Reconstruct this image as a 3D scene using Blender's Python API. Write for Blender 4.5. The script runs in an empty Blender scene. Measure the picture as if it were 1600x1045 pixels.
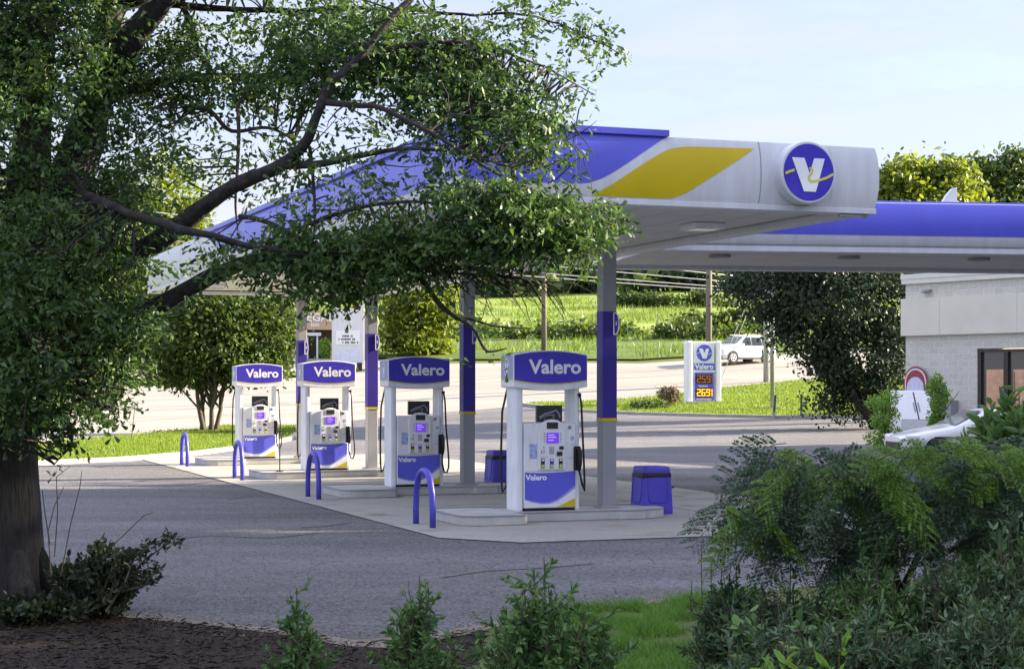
import bpy, bmesh, math, random
import numpy as np
from mathutils import Vector, Matrix, noise as mnoise

sc = bpy.context.scene
COL = sc.collection
R = math.radians
rng = np.random.default_rng(7)
random.seed(7)

# ---------------------------------------------------------------- camera, sky, sun, exposure
CAMZ, F, CX, HY = 2.09, 2750.0, 800.0, 598.0
cam = bpy.data.cameras.new("camera")
camo = bpy.data.objects.new("camera", cam)
COL.objects.link(camo)
camo.location = (0, 0, CAMZ)
camo.rotation_euler = (R(90), 0, 0)
cam.sensor_width = 36
cam.lens = 36 * F / 1600
cam.shift_y = (HY - 522.5) / 1600
cam.clip_start, cam.clip_end = 0.1, 3000
sc.camera = camo

SUN_AZ, SUN_EL = 76.0, 21.0            # azimuth clockwise from +Y
world = bpy.data.worlds.new("World")
sc.world = world
world.use_nodes = True
wn, wl = world.node_tree.nodes, world.node_tree.links
sky = wn.new('ShaderNodeTexSky')
sky.sky_type = 'NISHITA'
sky.sun_disc = False
sky.sun_elevation = R(SUN_EL)
sky.sun_rotation = R(SUN_AZ)
sky.air_density, sky.dust_density, sky.ozone_density = 1.0, 1.2, 1.6
tc = wn.new('ShaderNodeTexCoord')
mp = wn.new('ShaderNodeMapping'); mp.inputs['Scale'].default_value = (1.0, 1.0, 4.5)
cn = wn.new('ShaderNodeTexNoise'); cn.inputs['Scale'].default_value = 5.5; cn.inputs['Detail'].default_value = 7; cn.inputs['Roughness'].default_value = .6
cr = wn.new('ShaderNodeValToRGB'); cr.color_ramp.elements[0].position = .40; cr.color_ramp.elements[1].position = .78; cr.color_ramp.elements[0].color = (.80, .80, .80, 1)
cr.color_ramp.elements[1].color = (.97, .97, .97, 1)
mx = wn.new('ShaderNodeMixRGB')
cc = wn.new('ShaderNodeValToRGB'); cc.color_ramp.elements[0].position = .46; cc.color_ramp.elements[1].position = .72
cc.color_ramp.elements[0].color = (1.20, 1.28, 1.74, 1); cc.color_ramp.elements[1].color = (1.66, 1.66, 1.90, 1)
wl.new(cn.outputs[0], cc.inputs[0])
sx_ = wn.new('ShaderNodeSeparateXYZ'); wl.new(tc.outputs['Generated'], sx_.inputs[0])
zr = wn.new('ShaderNodeMapRange'); zr.inputs[1].default_value, zr.inputs[2].default_value, zr.inputs[3].default_value, zr.inputs[4].default_value = .26, .72, 1.0, 2.3   # cloud veil brightened above the frame, added to fill the shade
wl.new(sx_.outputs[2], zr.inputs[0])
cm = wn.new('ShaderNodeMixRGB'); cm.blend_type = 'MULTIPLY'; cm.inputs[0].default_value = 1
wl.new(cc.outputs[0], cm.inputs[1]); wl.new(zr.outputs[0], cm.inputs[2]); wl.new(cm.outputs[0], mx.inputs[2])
wl.new(tc.outputs['Generated'], mp.inputs[0]); wl.new(mp.outputs[0], cn.inputs[0]); wl.new(cn.outputs[0], cr.inputs[0])
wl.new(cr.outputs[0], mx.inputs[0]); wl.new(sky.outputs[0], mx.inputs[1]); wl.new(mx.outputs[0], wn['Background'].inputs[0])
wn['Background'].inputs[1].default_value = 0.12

sl = bpy.data.lights.new("sun", 'SUN')
sl.energy, sl.angle, sl.color = 5.0, R(0.6), (1.0, .86, .66)
so = bpy.data.objects.new("sun", sl)
COL.objects.link(so)
sdir = Vector((math.sin(R(SUN_AZ)) * math.cos(R(SUN_EL)), math.cos(R(SUN_AZ)) * math.cos(R(SUN_EL)), math.sin(R(SUN_EL))))
so.rotation_euler = sdir.to_track_quat('Z', 'Y').to_euler()
so.location = (60, 30, 60)

vs = sc.view_settings
vs.view_transform, vs.look, vs.gamma, vs.use_curve_mapping = 'Standard', 'None', 1, False
vs.exposure = 2.12
sc.cycles.max_bounces = 8
sc.cycles.transparent_max_bounces = 8
sc.cycles.sample_clamp_indirect = 6

# ---------------------------------------------------------------- terrain and pixel helpers
def zt(X, Y):
    d = np.maximum(0, np.asarray(Y, float) - 62 + .3 * np.clip(X, -90, 90))
    z = np.where(d < 50, .0012 * d * d, 3.0 + .088 * (d - 50))
    return np.where(d > 260, 3.0 + .088 * 210 + .02 * (d - 260), z)
def ztf(X, Y): return float(zt(X, Y))
def at(px, py, Y):                      # a pixel at a known distance
    return Vector(((px - CX) / F * Y, Y, CAMZ + (HY - py) / F * Y))
def ground(px, py):                     # the ground point seen at a pixel
    Y = 4.0
    while Y < 420:
        p = at(px, py, Y)
        if p.z <= ztf(p.x, p.y): break
        Y += .1
    return Vector((p.x, p.y, ztf(p.x, p.y)))

# ---------------------------------------------------------------- materials
def mat(name, col, rough=.6, metal=0, spec=.4, noise=0, nscale=8, bump=0, bscale=60, emit=None, estr=1, coat=0, stretch=None):
    m = bpy.data.materials.new(name); m.use_nodes = True
    n, l = m.node_tree.nodes, m.node_tree.links
    b = n['Principled BSDF']
    b.inputs['Base Color'].default_value = (*col, 1)
    b.inputs['Roughness'].default_value = rough
    b.inputs['Metallic'].default_value = metal
    b.inputs['Specular IOR Level'].default_value = spec
    b.inputs['Coat Weight'].default_value = coat
    if emit: b.inputs['Emission Color'].default_value = (*emit, 1); b.inputs['Emission Strength'].default_value = estr
    if noise or bump:
        t = n.new('ShaderNodeTexCoord'); src = t.outputs['Object']
        if stretch:
            g = n.new('ShaderNodeMapping'); g.inputs['Scale'].default_value = stretch; l.new(src, g.inputs[0]); src = g.outputs[0]
    if noise:
        a = n.new('ShaderNodeTexNoise'); a.inputs['Scale'].default_value = nscale; a.inputs['Detail'].default_value = 8; a.inputs['Roughness'].default_value = .65
        l.new(src, a.inputs[0])
        r = n.new('ShaderNodeMapRange'); r.inputs[1].default_value = .3; r.inputs[2].default_value = .7
        r.inputs[3].default_value = 1 - noise; r.inputs[4].default_value = 1 + noise
        l.new(a.outputs[0], r.inputs[0])
        h = n.new('ShaderNodeMixRGB'); h.blend_type = 'MULTIPLY'; h.inputs[0].default_value = 1; h.inputs[1].default_value = (*col, 1)
        l.new(r.outputs[0], h.inputs[2]); l.new(h.outputs[0], b.inputs['Base Color'])
        rr = n.new('ShaderNodeMapRange'); rr.inputs[3].default_value = max(.05, rough - .1); rr.inputs[4].default_value = min(1, rough + .12)
        l.new(a.outputs[0], rr.inputs[0]); l.new(rr.outputs[0], b.inputs['Roughness'])
    if bump:
        a = n.new('ShaderNodeTexNoise'); a.inputs['Scale'].default_value = bscale; a.inputs['Detail'].default_value = 6
        l.new(src, a.inputs[0])
        u = n.new('ShaderNodeBump'); u.inputs['Strength'].default_value = bump; u.inputs['Distance'].default_value = .02
        l.new(a.outputs[0], u.inputs['Height']); l.new(u.outputs[0], b.inputs['Normal'])
    return m

def leaf_mat(name, cols, transl=.35, rough=.5, patch=1.2):
    m = bpy.data.materials.new(name); m.use_nodes = True
    n, l = m.node_tree.nodes, m.node_tree.links
    b, out = n['Principled BSDF'], n['Material Output']
    g = n.new('ShaderNodeNewGeometry'); t = n.new('ShaderNodeTexCoord')
    a = n.new('ShaderNodeTexNoise'); a.inputs['Scale'].default_value = patch; a.inputs['Detail'].default_value = 3
    l.new(t.outputs['Object'], a.inputs[0])
    ad = n.new('ShaderNodeMath'); ad.operation = 'MULTIPLY_ADD'; ad.inputs[1].default_value = .55
    s2 = n.new('ShaderNodeMath'); s2.operation = 'MULTIPLY_ADD'; s2.inputs[1].default_value = 1.5; s2.inputs[2].default_value = -.5
    l.new(a.outputs[0], s2.inputs[0]); l.new(g.outputs['Random Per Island'], ad.inputs[0])
    s3 = n.new('ShaderNodeMath'); s3.operation = 'MULTIPLY'; s3.inputs[1].default_value = .5
    l.new(s2.outputs[0], s3.inputs[0]); l.new(s3.outputs[0], ad.inputs[2])
    r = n.new('ShaderNodeValToRGB'); e = r.color_ramp.elements
    e[0].position, e[1].position = 0, 1
    e[0].color = (*cols[0], 1); e[1].color = (*cols[-1], 1)
    for i, c in enumerate(cols[1:-1]):
        k = e.new((i + 1) / (len(cols) - 1)); k.color = (*c, 1)
    l.new(ad.outputs[0], r.inputs[0]); l.new(r.outputs[0], b.inputs['Base Color'])
    b.inputs['Roughness'].default_value = rough; b.inputs['Specular IOR Level'].default_value = .35
    tr = n.new('ShaderNodeBsdfTranslucent')
    hs = n.new('ShaderNodeHueSaturation'); hs.inputs['Value'].default_value = 1.5; hs.inputs['Saturation'].default_value = 1.1; hs.inputs['Hue'].default_value = .485
    l.new(r.outputs[0], hs.inputs['Color']); l.new(hs.outputs[0], tr.inputs[0])
    ms = n.new('ShaderNodeMixShader'); ms.inputs[0].default_value = transl
    l.new(b.outputs[0], ms.inputs[1]); l.new(tr.outputs[0], ms.inputs[2]); l.new(ms.outputs[0], out.inputs[0])
    return m

def ground_mat(name, c1, c2, c3, big=.25, fine=30, stretch=(1, 1, 1), cracks=0, speck=0, bump=.4, rough=.9, crackcol=(.02, .02, .022), stains=0):
    m = bpy.data.materials.new(name); m.use_nodes = True
    n, l = m.node_tree.nodes, m.node_tree.links
    b = n['Principled BSDF']; b.inputs['Roughness'].default_value = rough; b.inputs['Specular IOR Level'].default_value = .25
    t = n.new('ShaderNodeTexCoord'); g = n.new('ShaderNodeMapping'); g.inputs['Scale'].default_value = stretch
    g.inputs['Rotation'].default_value = (0, 0, R(-20))
    l.new(t.outputs['Object'], g.inputs[0])
    a = n.new('ShaderNodeTexNoise'); a.inputs['Scale'].default_value = big; a.inputs['Detail'].default_value = 9; a.inputs['Roughness'].default_value = .62
    l.new(g.outputs[0], a.inputs[0])
    f = n.new('ShaderNodeTexNoise'); f.inputs['Scale'].default_value = fine; f.inputs['Detail'].default_value = 4; f.inputs['Roughness'].default_value = .7
    l.new(t.outputs['Object'], f.inputs[0])
    r = n.new('ShaderNodeValToRGB'); r.color_ramp.elements[0].position = .36; r.color_ramp.elements[1].position = .66
    r.color_ramp.elements[0].color = (*c1, 1); r.color_ramp.elements[1].color = (*c2, 1)
    l.new(a.outputs[0], r.inputs[0])
    x = n.new('ShaderNodeMixRGB'); x.inputs[2].default_value = (*c3, 1)
    fr = n.new('ShaderNodeMapRange'); fr.inputs[1].default_value = .42; fr.inputs[2].default_value = .72; fr.inputs[4].default_value = .75
    l.new(f.outputs[0], fr.inputs[0]); l.new(fr.outputs[0], x.inputs[0]); l.new(r.outputs[0], x.inputs[1])
    col = x.outputs[0]
    if speck:
        v = n.new('ShaderNodeTexVoronoi'); v.inputs['Scale'].default_value = 26; l.new(t.outputs['Object'], v.inputs[0])
        vr = n.new('ShaderNodeMapRange'); vr.inputs[1].default_value = .22; vr.inputs[2].default_value = .1; vr.inputs[4].default_value = speck
        l.new(v.outputs['Distance'], vr.inputs[0])
        w = n.new('ShaderNodeMixRGB'); w.inputs[2].default_value = (.5, .48, .45, 1)
        l.new(vr.outputs[0], w.inputs[0]); l.new(col, w.inputs[1]); col = w.outputs[0]
    if cracks:
        wp = n.new('ShaderNodeTexNoise'); wp.inputs['Scale'].default_value = 1.5; wp.inputs['Detail'].default_value = 5
        l.new(t.outputs['Object'], wp.inputs[0])
        wm = n.new('ShaderNodeMixRGB'); wm.inputs[0].default_value = .28
        l.new(t.outputs['Object'], wm.inputs[1]); l.new(wp.outputs['Color'], wm.inputs[2])
        for scl, wd in ((2.2, .012), (6.5, .03)):
            v = n.new('ShaderNodeTexVoronoi'); v.feature = 'DISTANCE_TO_EDGE'; v.inputs['Scale'].default_value = scl
            l.new(wm.outputs[0], v.inputs[0])
            vr = n.new('ShaderNodeMapRange'); vr.inputs[1].default_value = 0; vr.inputs[2].default_value = wd; vr.inputs[3].default_value = cracks; vr.inputs[4].default_value = 0
            l.new(v.outputs['Distance'], vr.inputs[0])
            ms = n.new('ShaderNodeMath'); ms.operation = 'MULTIPLY'
            mr = n.new('ShaderNodeMapRange'); mr.inputs[1].default_value = .36; mr.inputs[2].default_value = .55
            l.new(a.outputs[0], mr.inputs[0]); l.new(mr.outputs[0], ms.inputs[0]); l.new(vr.outputs[0], ms.inputs[1])
            w = n.new('ShaderNodeMixRGB'); w.inputs[2].default_value = (*crackcol, 1)
            l.new(ms.outputs[0], w.inputs[0]); l.new(col, w.inputs[1]); col = w.outputs[0]
    if stains:
        q = n.new('ShaderNodeTexNoise'); q.inputs['Scale'].default_value = 1.1; q.inputs['Detail'].default_value = 6; q.inputs['Roughness'].default_value = .6
        l.new(t.outputs['Object'], q.inputs[0])
        qr = n.new('ShaderNodeMapRange'); qr.inputs[1].default_value = .56; qr.inputs[2].default_value = .74; qr.inputs[4].default_value = stains; l.new(q.outputs[0], qr.inputs[0])
        w = n.new('ShaderNodeMixRGB'); w.inputs[2].default_value = (.085, .08, .075, 1); l.new(qr.outputs[0], w.inputs[0]); l.new(col, w.inputs[1]); col = w.outputs[0]
    l.new(col, b.inputs['Base Color'])
    u = n.new('ShaderNodeBump'); u.inputs['Strength'].default_value = bump; u.inputs['Distance'].default_value = .015
    l.new(f.outputs[0], u.inputs['Height']); l.new(u.outputs[0], b.inputs['Normal'])
    return m

M = {}
M['blue'] = mat('valance_blue', (.055, .038, .48), .35, noise=.06, nscale=3)
M['navy'] = mat('wrap_navy', (.038, .022, .27), .45, noise=.08, nscale=3)
M['fascia_blue'] = mat('fascia_blue', (.115, .12, .66), .30, noise=.07, nscale=1.5, stretch=(1, 1, .4))
M['fascia_white'] = mat('fascia_white', (.64, .64, .68), .4, noise=.09, nscale=1.6, stretch=(4, 4, .5))
M['white'] = mat('pump_white', (.80, .80, .84), .4, noise=.10, nscale=4, stretch=(2, 2, .6))
M['white2'] = mat('pump_bezel', (.80, .80, .82), .4, noise=.04, nscale=9)
M['letter'] = mat('letter_white', (.86, .86, .88), .5)
M['yellow'] = mat('stripe_yellow', (.62, .46, .006), .4, noise=.05, nscale=2)
M['lime'] = mat('stripe_lime', (.62, .60, .10), .45)
M['black'] = mat('rubber_black', (.012, .012, .014), .5)
M['dark'] = mat('dark_plastic', (.03, .03, .035), .35)
M['screen'] = mat('screen_lit', (.10, .03, .35), .3, emit=(.20, .07, .9), estr=.13)
M['screenglyph'] = mat('screen_text', (.4, .3, .9), .4, emit=(.5, .35, 1), estr=.22)
M['steel'] = mat('galvanised_steel', (.38, .39, .40), .45, metal=.6, noise=.15, nscale=6)
M['post'] = mat('column_grey', (.31, .31, .34), .5, noise=.08, nscale=2)
M['soffit'] = mat('soffit_white', (.62, .61, .58), .55, noise=.12, nscale=.6, stretch=(.3, 3, 1))
M['recess'] = mat('recess_grey', (.42, .42, .40), .6)
M['hoop'] = mat('hoop_blue', (.075, .068, .46), .35, noise=.14, nscale=9)
M['bin'] = mat('bin_blue', (.085, .065, .50), .45, noise=.1, nscale=6, bump=.1)
M['sticker'] = mat('sticker_blue', (.35, .45, .68), .5, noise=.5, nscale=30)
M['grey'] = mat('mid_grey', (.30, .30, .31), .5)
M['greenkey'] = mat('key_green', (.45, .6, .12), .5)
M['orange'] = mat('lamp_orange', (.5, .2, .02), .5, emit=(1, .36, .012), estr=.62)
M['orange_dim'] = mat('lamp_orange_dim', (.3, .1, .02), .5, emit=(.9, .25, .04), estr=.035)
M['glass'] = mat('car_glass', (.02, .025, .03), .06, spec=.7)
M['carwhite'] = mat('car_paint_white', (.78, .78, .8), .22, coat=.6)
M['tyre'] = mat('tyre_rubber', (.015, .015, .016), .8)
M['rim'] = mat('alloy', (.55, .55, .56), .3, metal=.8)
M['lamp'] = mat('lamp_lens', (.8, .8, .82), .12, spec=.7)
M['wood'] = mat('pole_wood', (.17, .145, .12), .85, noise=.3, nscale=5, stretch=(8, 8, .5), bump=.3)
M['wire'] = mat('wire_grey', (.55, .53, .5), .4)
M['kerb'] = mat('kerb_concrete', (.36, .34, .31), .85, noise=.2, nscale=2, bump=.3)
M['bollard_green'] = mat('bollard_green', (.04, .10, .08), .5)
M['tan'] = mat('stucco_tan', (.50, .36, .24), .8, noise=.1, nscale=1)
M['stone'] = mat('store_panel', (.66, .63, .54), .7, noise=.07, nscale=.8)
M['cap'] = mat('parapet_cap', (.70, .68, .61), .7, noise=.08, nscale=2)
M['asphalt'] = ground_mat('asphalt', (.04, .0395, .043), (.145, .142, .148), (.31, .302, .298), big=.22, fine=24, stretch=(.45, 1.7, 1), cracks=.8, speck=.6, bump=.8, stains=.5)
M['road'] = ground_mat('road_surface', (.24, .22, .185), (.34, .31, .265), (.38, .35, .31), big=.16, fine=14, stretch=(.18, 2.2, 1), bump=.25, cracks=.35, crackcol=(.16, .15, .135))
M['pad'] = ground_mat('pad_concrete', (.29, .28, .245), (.38, .367, .325), (.44, .427, .385), big=.35, fine=22, stretch=(.6, 1.5, 1), bump=.2, cracks=.35, stains=.65, crackcol=(.2, .19, .18))
M['island'] = mat('island_concrete', (.46, .455, .44), .8, noise=.16, nscale=2.5, bump=.25)
M['grassground'] = ground_mat('grass_ground', (.055, .085, .012), (.095, .125, .02), (.13, .15, .03), big=.35, fine=9, bump=.8)
M['lawn'] = ground_mat('lawn', (.085, .145, .016), (.15, .21, .024), (.19, .25, .035), big=.4, fine=10, bump=.8)
M['nearlawn'] = ground_mat('near_lawn', (.05, .075, .015), (.09, .13, .02), (.14, .12, .05), big=1.2, fine=16, bump=.8)
M['bank'] = ground_mat('mown_bank', (.045, .085, .012), (.10, .15, .02), (.15, .19, .03), big=.3, fine=2.5, stretch=(.4, 1.6, 1), bump=.8)
M['meadow'] = ground_mat('meadow', (.13, .19, .03), (.24, .29, .05), (.30, .33, .06), big=.09, fine=1.5, stretch=(.3, 1.5, 1), bump=.6)
M['mulch'] = ground_mat('mulch', (.012, .009, .007), (.032, .022, .016), (.06, .042, .03), big=2.2, fine=40, bump=1.2)
M['dirt'] = ground_mat('dirt', (.16, .135, .10), (.24, .205, .16), (.30, .265, .21), big=1.2, fine=30, bump=.8)
M['bark'] = mat('bark', (.034, .030, .028), .95, noise=.55, nscale=7, stretch=(5, 5, .7), bump=1.4, bscale=9)
M['limbbark'] = mat('limb_bark', (.024, .021, .020), .95, noise=.85, nscale=11, bump=1.5, bscale=14)
M['twig'] = mat('twig_bark', (.03, .026, .023), .9, noise=.3, nscale=10)
M['stem'] = mat('stem_brown', (.09, .075, .05), .9)
M['oakleaf'] = leaf_mat('oak_leaves', [(.022, .046, .019), (.048, .098, .027), (.085, .15, .033), (.13, .20, .04)], .3, patch=1.0)
M['shrubleaf'] = leaf_mat('shrub_leaves', [(.042, .10, .036), (.09, .18, .055), (.15, .26, .07), (.26, .38, .11)], .25, rough=.4, patch=2.5)
M['darkshrub'] = leaf_mat('dark_shrub_leaves', [(.045, .082, .05), (.088, .15, .072), (.15, .24, .09), (.22, .33, .11)], .2, rough=.38, patch=2)
M['azalea'] = leaf_mat('low_shrub_leaves', [(.02, .032, .018), (.036, .052, .024), (.07, .09, .04)], .2, rough=.4, patch=3)
M['mimosa'] = leaf_mat('mimosa_leaves', [(.03, .056, .038), (.052, .094, .046), (.09, .15, .055)], .3, patch=1.5)
M['mimosa_new'] = leaf_mat('mimosa_new_leaves', [(.07, .15, .025), (.12, .22, .035), (.20, .31, .055)], .4, patch=1.5)
M['lime_leaf'] = leaf_mat('lime_leaves', [(.12, .24, .04), (.17, .32, .05), (.26, .38, .09)], .4)
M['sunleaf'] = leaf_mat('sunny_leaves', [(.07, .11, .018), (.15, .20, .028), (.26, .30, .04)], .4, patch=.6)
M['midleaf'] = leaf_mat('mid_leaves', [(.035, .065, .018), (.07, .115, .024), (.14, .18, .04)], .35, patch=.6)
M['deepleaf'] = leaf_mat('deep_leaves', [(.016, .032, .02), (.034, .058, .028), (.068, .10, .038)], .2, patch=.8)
M['farleaf'] = leaf_mat('far_leaves', [(.045, .09, .03), (.09, .14, .036), (.17, .21, .05)], .3, patch=.12)
M['grassblade'] = leaf_mat('grass_blades', [(.045, .085, .013), (.115, .185, .022), (.20, .27, .035), (.34, .35, .10)], .4, patch=1.5)
M['nearblade'] = leaf_mat('near_grass', [(.045, .10, .015), (.085, .20, .028), (.15, .30, .045), (.28, .34, .09)], .35, patch=2.5)
M['meadowblade'] = leaf_mat('meadow_grass', [(.055, .11, .02), (.12, .20, .03), (.24, .29, .06)], .4, patch=.08)
M['strawmat'] = leaf_mat('bark_chips', [(.015, .011, .009), (.04, .027, .021), (.09, .063, .047), (.36, .30, .23)], .0, rough=.9, patch=4)
M['drystalk'] = leaf_mat('dry_leaves', [(.10, .075, .04), (.2, .15, .08), (.28, .23, .13)], .2)

# ---------------------------------------------------------------- mesh helpers
def link(name, me, parent=None):
    o = bpy.data.objects.new(name, me)
    COL.objects.link(o)
    if parent: o.parent = parent
    return o

class MB:
    def __init__(s): s.v, s.f = [], []
    def add(s, vs_, fs):
        k = len(s.v); s.v += [tuple(p) for p in vs_]; s.f += [tuple(i + k for i in f) for f in fs]; return s
    def box(s, x0, x1, y0, y1, z0, z1):
        return s.add([(x0, y0, z0), (x1, y0, z0), (x1, y1, z0), (x0, y1, z0), (x0, y0, z1), (x1, y0, z1), (x1, y1, z1), (x0, y1, z1)],
                     [(0, 3, 2, 1), (4, 5, 6, 7), (0, 1, 5, 4), (1, 2, 6, 5), (2, 3, 7, 6), (3, 0, 4, 7)])
    def prism(s, poly, a, b, axis='y'):           # poly in the two other axes, extruded a..b
        n = len(poly)
        def P(p, t): return {'y': (p[0], t, p[1]), 'x': (t, p[0], p[1]), 'z': (p[0], p[1], t)}[axis]
        return s.add([P(p, a) for p in poly] + [P(p, b) for p in poly],
                     [tuple(range(n)), tuple(range(2 * n - 1, n - 1, -1))] + [(i, i + n, (i + 1) % n + n, (i + 1) % n) for i in range(n)])
    def tube(s, pts, rad, sides=8, cap=True):
        pts = [Vector(p) for p in pts]
        if not hasattr(rad, '__len__'): rad = [rad] * len(pts)
        up = Vector((.13, .29, .95)); prev = None; vs_ = []
        for i, p in enumerate(pts):
            d = (pts[min(i + 1, len(pts) - 1)] - pts[max(i - 1, 0)])
            if d.length < 1e-9: d = Vector((0, 0, 1))
            d.normalize()
            if prev is None:
                a = d.cross(up)
                if a.length < .05: a = d.cross(Vector((1, 0, 0)))
            else: a = prev - d * prev.dot(d)
            a.normalize(); prev = a; c = d.cross(a)
            vs_ += [p + (a * math.cos(2 * math.pi * k / sides) + c * math.sin(2 * math.pi * k / sides)) * rad[i] for k in range(sides)]
        fs = [(i * sides + k, i * sides + (k + 1) % sides, (i + 1) * sides + (k + 1) % sides, (i + 1) * sides + k)
              for i in range(len(pts) - 1) for k in range(sides)]
        if cap: fs += [tuple(range(sides - 1, -1, -1)), tuple(range((len(pts) - 1) * sides, len(pts) * sides))]
        return s.add(vs_, fs)
    def cyl(s, c, axis, r, h, sides=24):
        c = Vector(c); axis = Vector(axis).normalized()
        return s.tube([c, c + axis * h], r, sides)
    def grid(s, P):                                # P[i][j] points
        n, m = len(P), len(P[0])
        return s.add([q for row in P for q in row], [(i * m + j, (i + 1) * m + j, (i + 1) * m + j + 1, i * m + j + 1) for i in range(n - 1) for j in range(m - 1)])
    def build(s, name, m, parent=None, smooth=False, bevel=0, flip=False):
        me = bpy.data.meshes.new(name)
        me.from_pydata(s.v, [], s.f)
        bm = bmesh.new(); bm.from_mesh(me); bmesh.ops.recalc_face_normals(bm, faces=bm.faces); bm.to_mesh(me); bm.free()
        me.materials.append(m)
        if smooth: me.polygons.foreach_set('use_smooth', [True] * len(me.polygons))
        o = link(name, me, parent)
        if bevel:
            b = o.modifiers.new('bevel', 'BEVEL'); b.width = bevel; b.segments = 2; b.limit_method = 'ANGLE'
        return o

def tag(o, label, cat, group=None, kind=None):
    o['label'], o['category'] = label, cat
    if group: o['group'] = group
    if kind: o['kind'] = kind
    return o
def thing(name, loc, label, cat, rz=0, group=None):
    o = bpy.data.objects.new(name, None); COL.objects.link(o)
    o.location, o.rotation_euler = loc, (0, 0, rz); o.empty_display_size = .1
    return tag(o, label, cat, group)
def struct(o): o['kind'] = 'structure'; return o
def stuff(o, label=None):
    o['kind'] = 'stuff'
    return o
def copy_tree(o, parent=None):
    c = o.copy(); COL.objects.link(c); c.parent = parent
    for ch in list(o.children): copy_tree(ch, c)
    return c

def text_geo(s, size, bold=.02, depth=.004):
    cu = bpy.data.curves.new('t', 'FONT'); cu.body = s; cu.size = size; cu.offset = bold * size; cu.extrude = depth / 2
    cu.align_x, cu.align_y = 'CENTER', 'CENTER'; cu.resolution_u = 3
    o = bpy.data.objects.new('t', cu); COL.objects.link(o)
    dg = bpy.context.evaluated_depsgraph_get(); dg.update()
    me = bpy.data.meshes.new_from_object(o.evaluated_get(dg))
    v = [tuple(p.co) for p in me.vertices]; f = [tuple(p.vertices) for p in me.polygons]
    bpy.data.objects.remove(o); bpy.data.curves.remove(cu); bpy.data.meshes.remove(me)
    return v, f
def put_text(mb, s, size, org, ux, uy, bold=.02, depth=.004, sx=1.0):
    v, f = text_geo(s, size, bold, depth)
    ux, uy = Vector(ux), Vector(uy); n = ux.cross(uy); org = Vector(org)
    mb.add([org + ux * (p[0] * sx) + uy * p[1] + n * p[2] for p in v], f); return mb
def put_poly(mb, pts, org, ux, uy, t=.004):        # a flat plate on a plane
    ux, uy = Vector(ux), Vector(uy); n = ux.cross(uy); org = Vector(org); k = len(pts)
    b = [org + ux * p[0] + uy * p[1] for p in pts]
    mb.add(b + [q + n * t for q in b], [tuple(range(k)), tuple(range(2 * k - 1, k - 1, -1))] + [(i, (i + 1) % k, (i + 1) % k + k, i + k) for i in range(k)]); return mb
def circle(r, n=48, rx=None): return [((rx or r) * math.cos(2 * math.pi * i / n), r * math.sin(2 * math.pi * i / n)) for i in range(n)]
VPOLY = [(-.68, .50), (-.19, .50), (.02, -.04), (.21, .50), (.63, .50), (.27, -.68), (-.20, -.68)]
def strip(pts, w):
    L = []; Rr = []
    for i, p in enumerate(pts):
        a, b = Vector(pts[max(0, i - 1)]), Vector(pts[min(len(pts) - 1, i + 1)])
        d = (b - a).normalized(); n = Vector((-d.y, d.x))
        L.append(Vector(p) + n * w); Rr.append(Vector(p) - n * w)
    return L, Rr
def put_strip(mb, pts, w, org, ux, uy, off):
    L, Rr = strip(pts, w); ux, uy, org = Vector(ux), Vector(uy), Vector(org); n = ux.cross(uy)
    mb.grid([[org + ux * p[0] + uy * p[1] + n * off for p in (a, b)] for a, b in zip(L, Rr)]); return mb
def emblem(parent, org, ux, uy, r, off, ribbon=True, white=None, disc=None):
    """blue disc, white V and the ribbon winding through it"""
    n = Vector(ux).cross(Vector(uy)); org = Vector(org)
    d = put_poly(MB(), circle(r), org, ux, uy, off).build('emblem_disc', disc or M['blue'], parent)
    put_poly(MB(), [(x * r, y * r) for x, y in VPOLY], org + n * off, ux, uy, .006).build('emblem_letter', white or M['letter'], d)
    if ribbon:
        a = [(-.95, -.08), (-.78, .0), (-.58, .06)]
        b = [(.0, .12), (.08, .14), (.13, .06), (.08, -.06), (-.01, -.16), (.0, -.27), (.12, -.32), (.4, -.27), (.7, -.17), (.97, -.03)]
        for pts in (a, b): put_strip(MB(), [(x * r, y * r) for x, y in pts], .045 * r, org, ux, uy, off + .009).build('emblem_ribbon', M['lime'], d)
    return d

# ---------------------------------------------------------------- leaf helpers (numpy)
OVATE = np.array([(0, 0, 0), (.35, .5, .06), (.75, .42, .05), (1, 0, 0), (.75, -.42, .05), (.35, -.5, .06)])   # along, across, up
OBOV = np.array([(0, 0, 0), (.5, .32, .04), (.86, .5, .05), (1, 0, -.03), (.86, -.5, .05), (.5, -.32, .04)])
LANCE = np.array([(0, 0, 0), (.3, .5, .08), (.7, .36, .08), (1, 0, -.06), (.7, -.36, .08), (.3, -.5, .08)])
def unit(a): return a / np.maximum(1e-9, np.linalg.norm(a, axis=-1, keepdims=True))
def leaf_arrays(P, D, L, W, tmpl, roll=None, upbias=.6, r=rng):
    n = len(P); D = unit(D)
    up = unit(r.normal(size=(n, 3)) * .6 + np.array([0, 0, upbias]))
    A = unit(np.cross(up, D)); N = np.cross(D, A)
    t = tmpl[None]
    V = P[:, None] + D[:, None] * (t[..., 0:1] * L[:, None, None]) + A[:, None] * (t[..., 1:2] * W[:, None, None]) + N[:, None] * (t[..., 2:3] * L[:, None, None])
    return V
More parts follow.
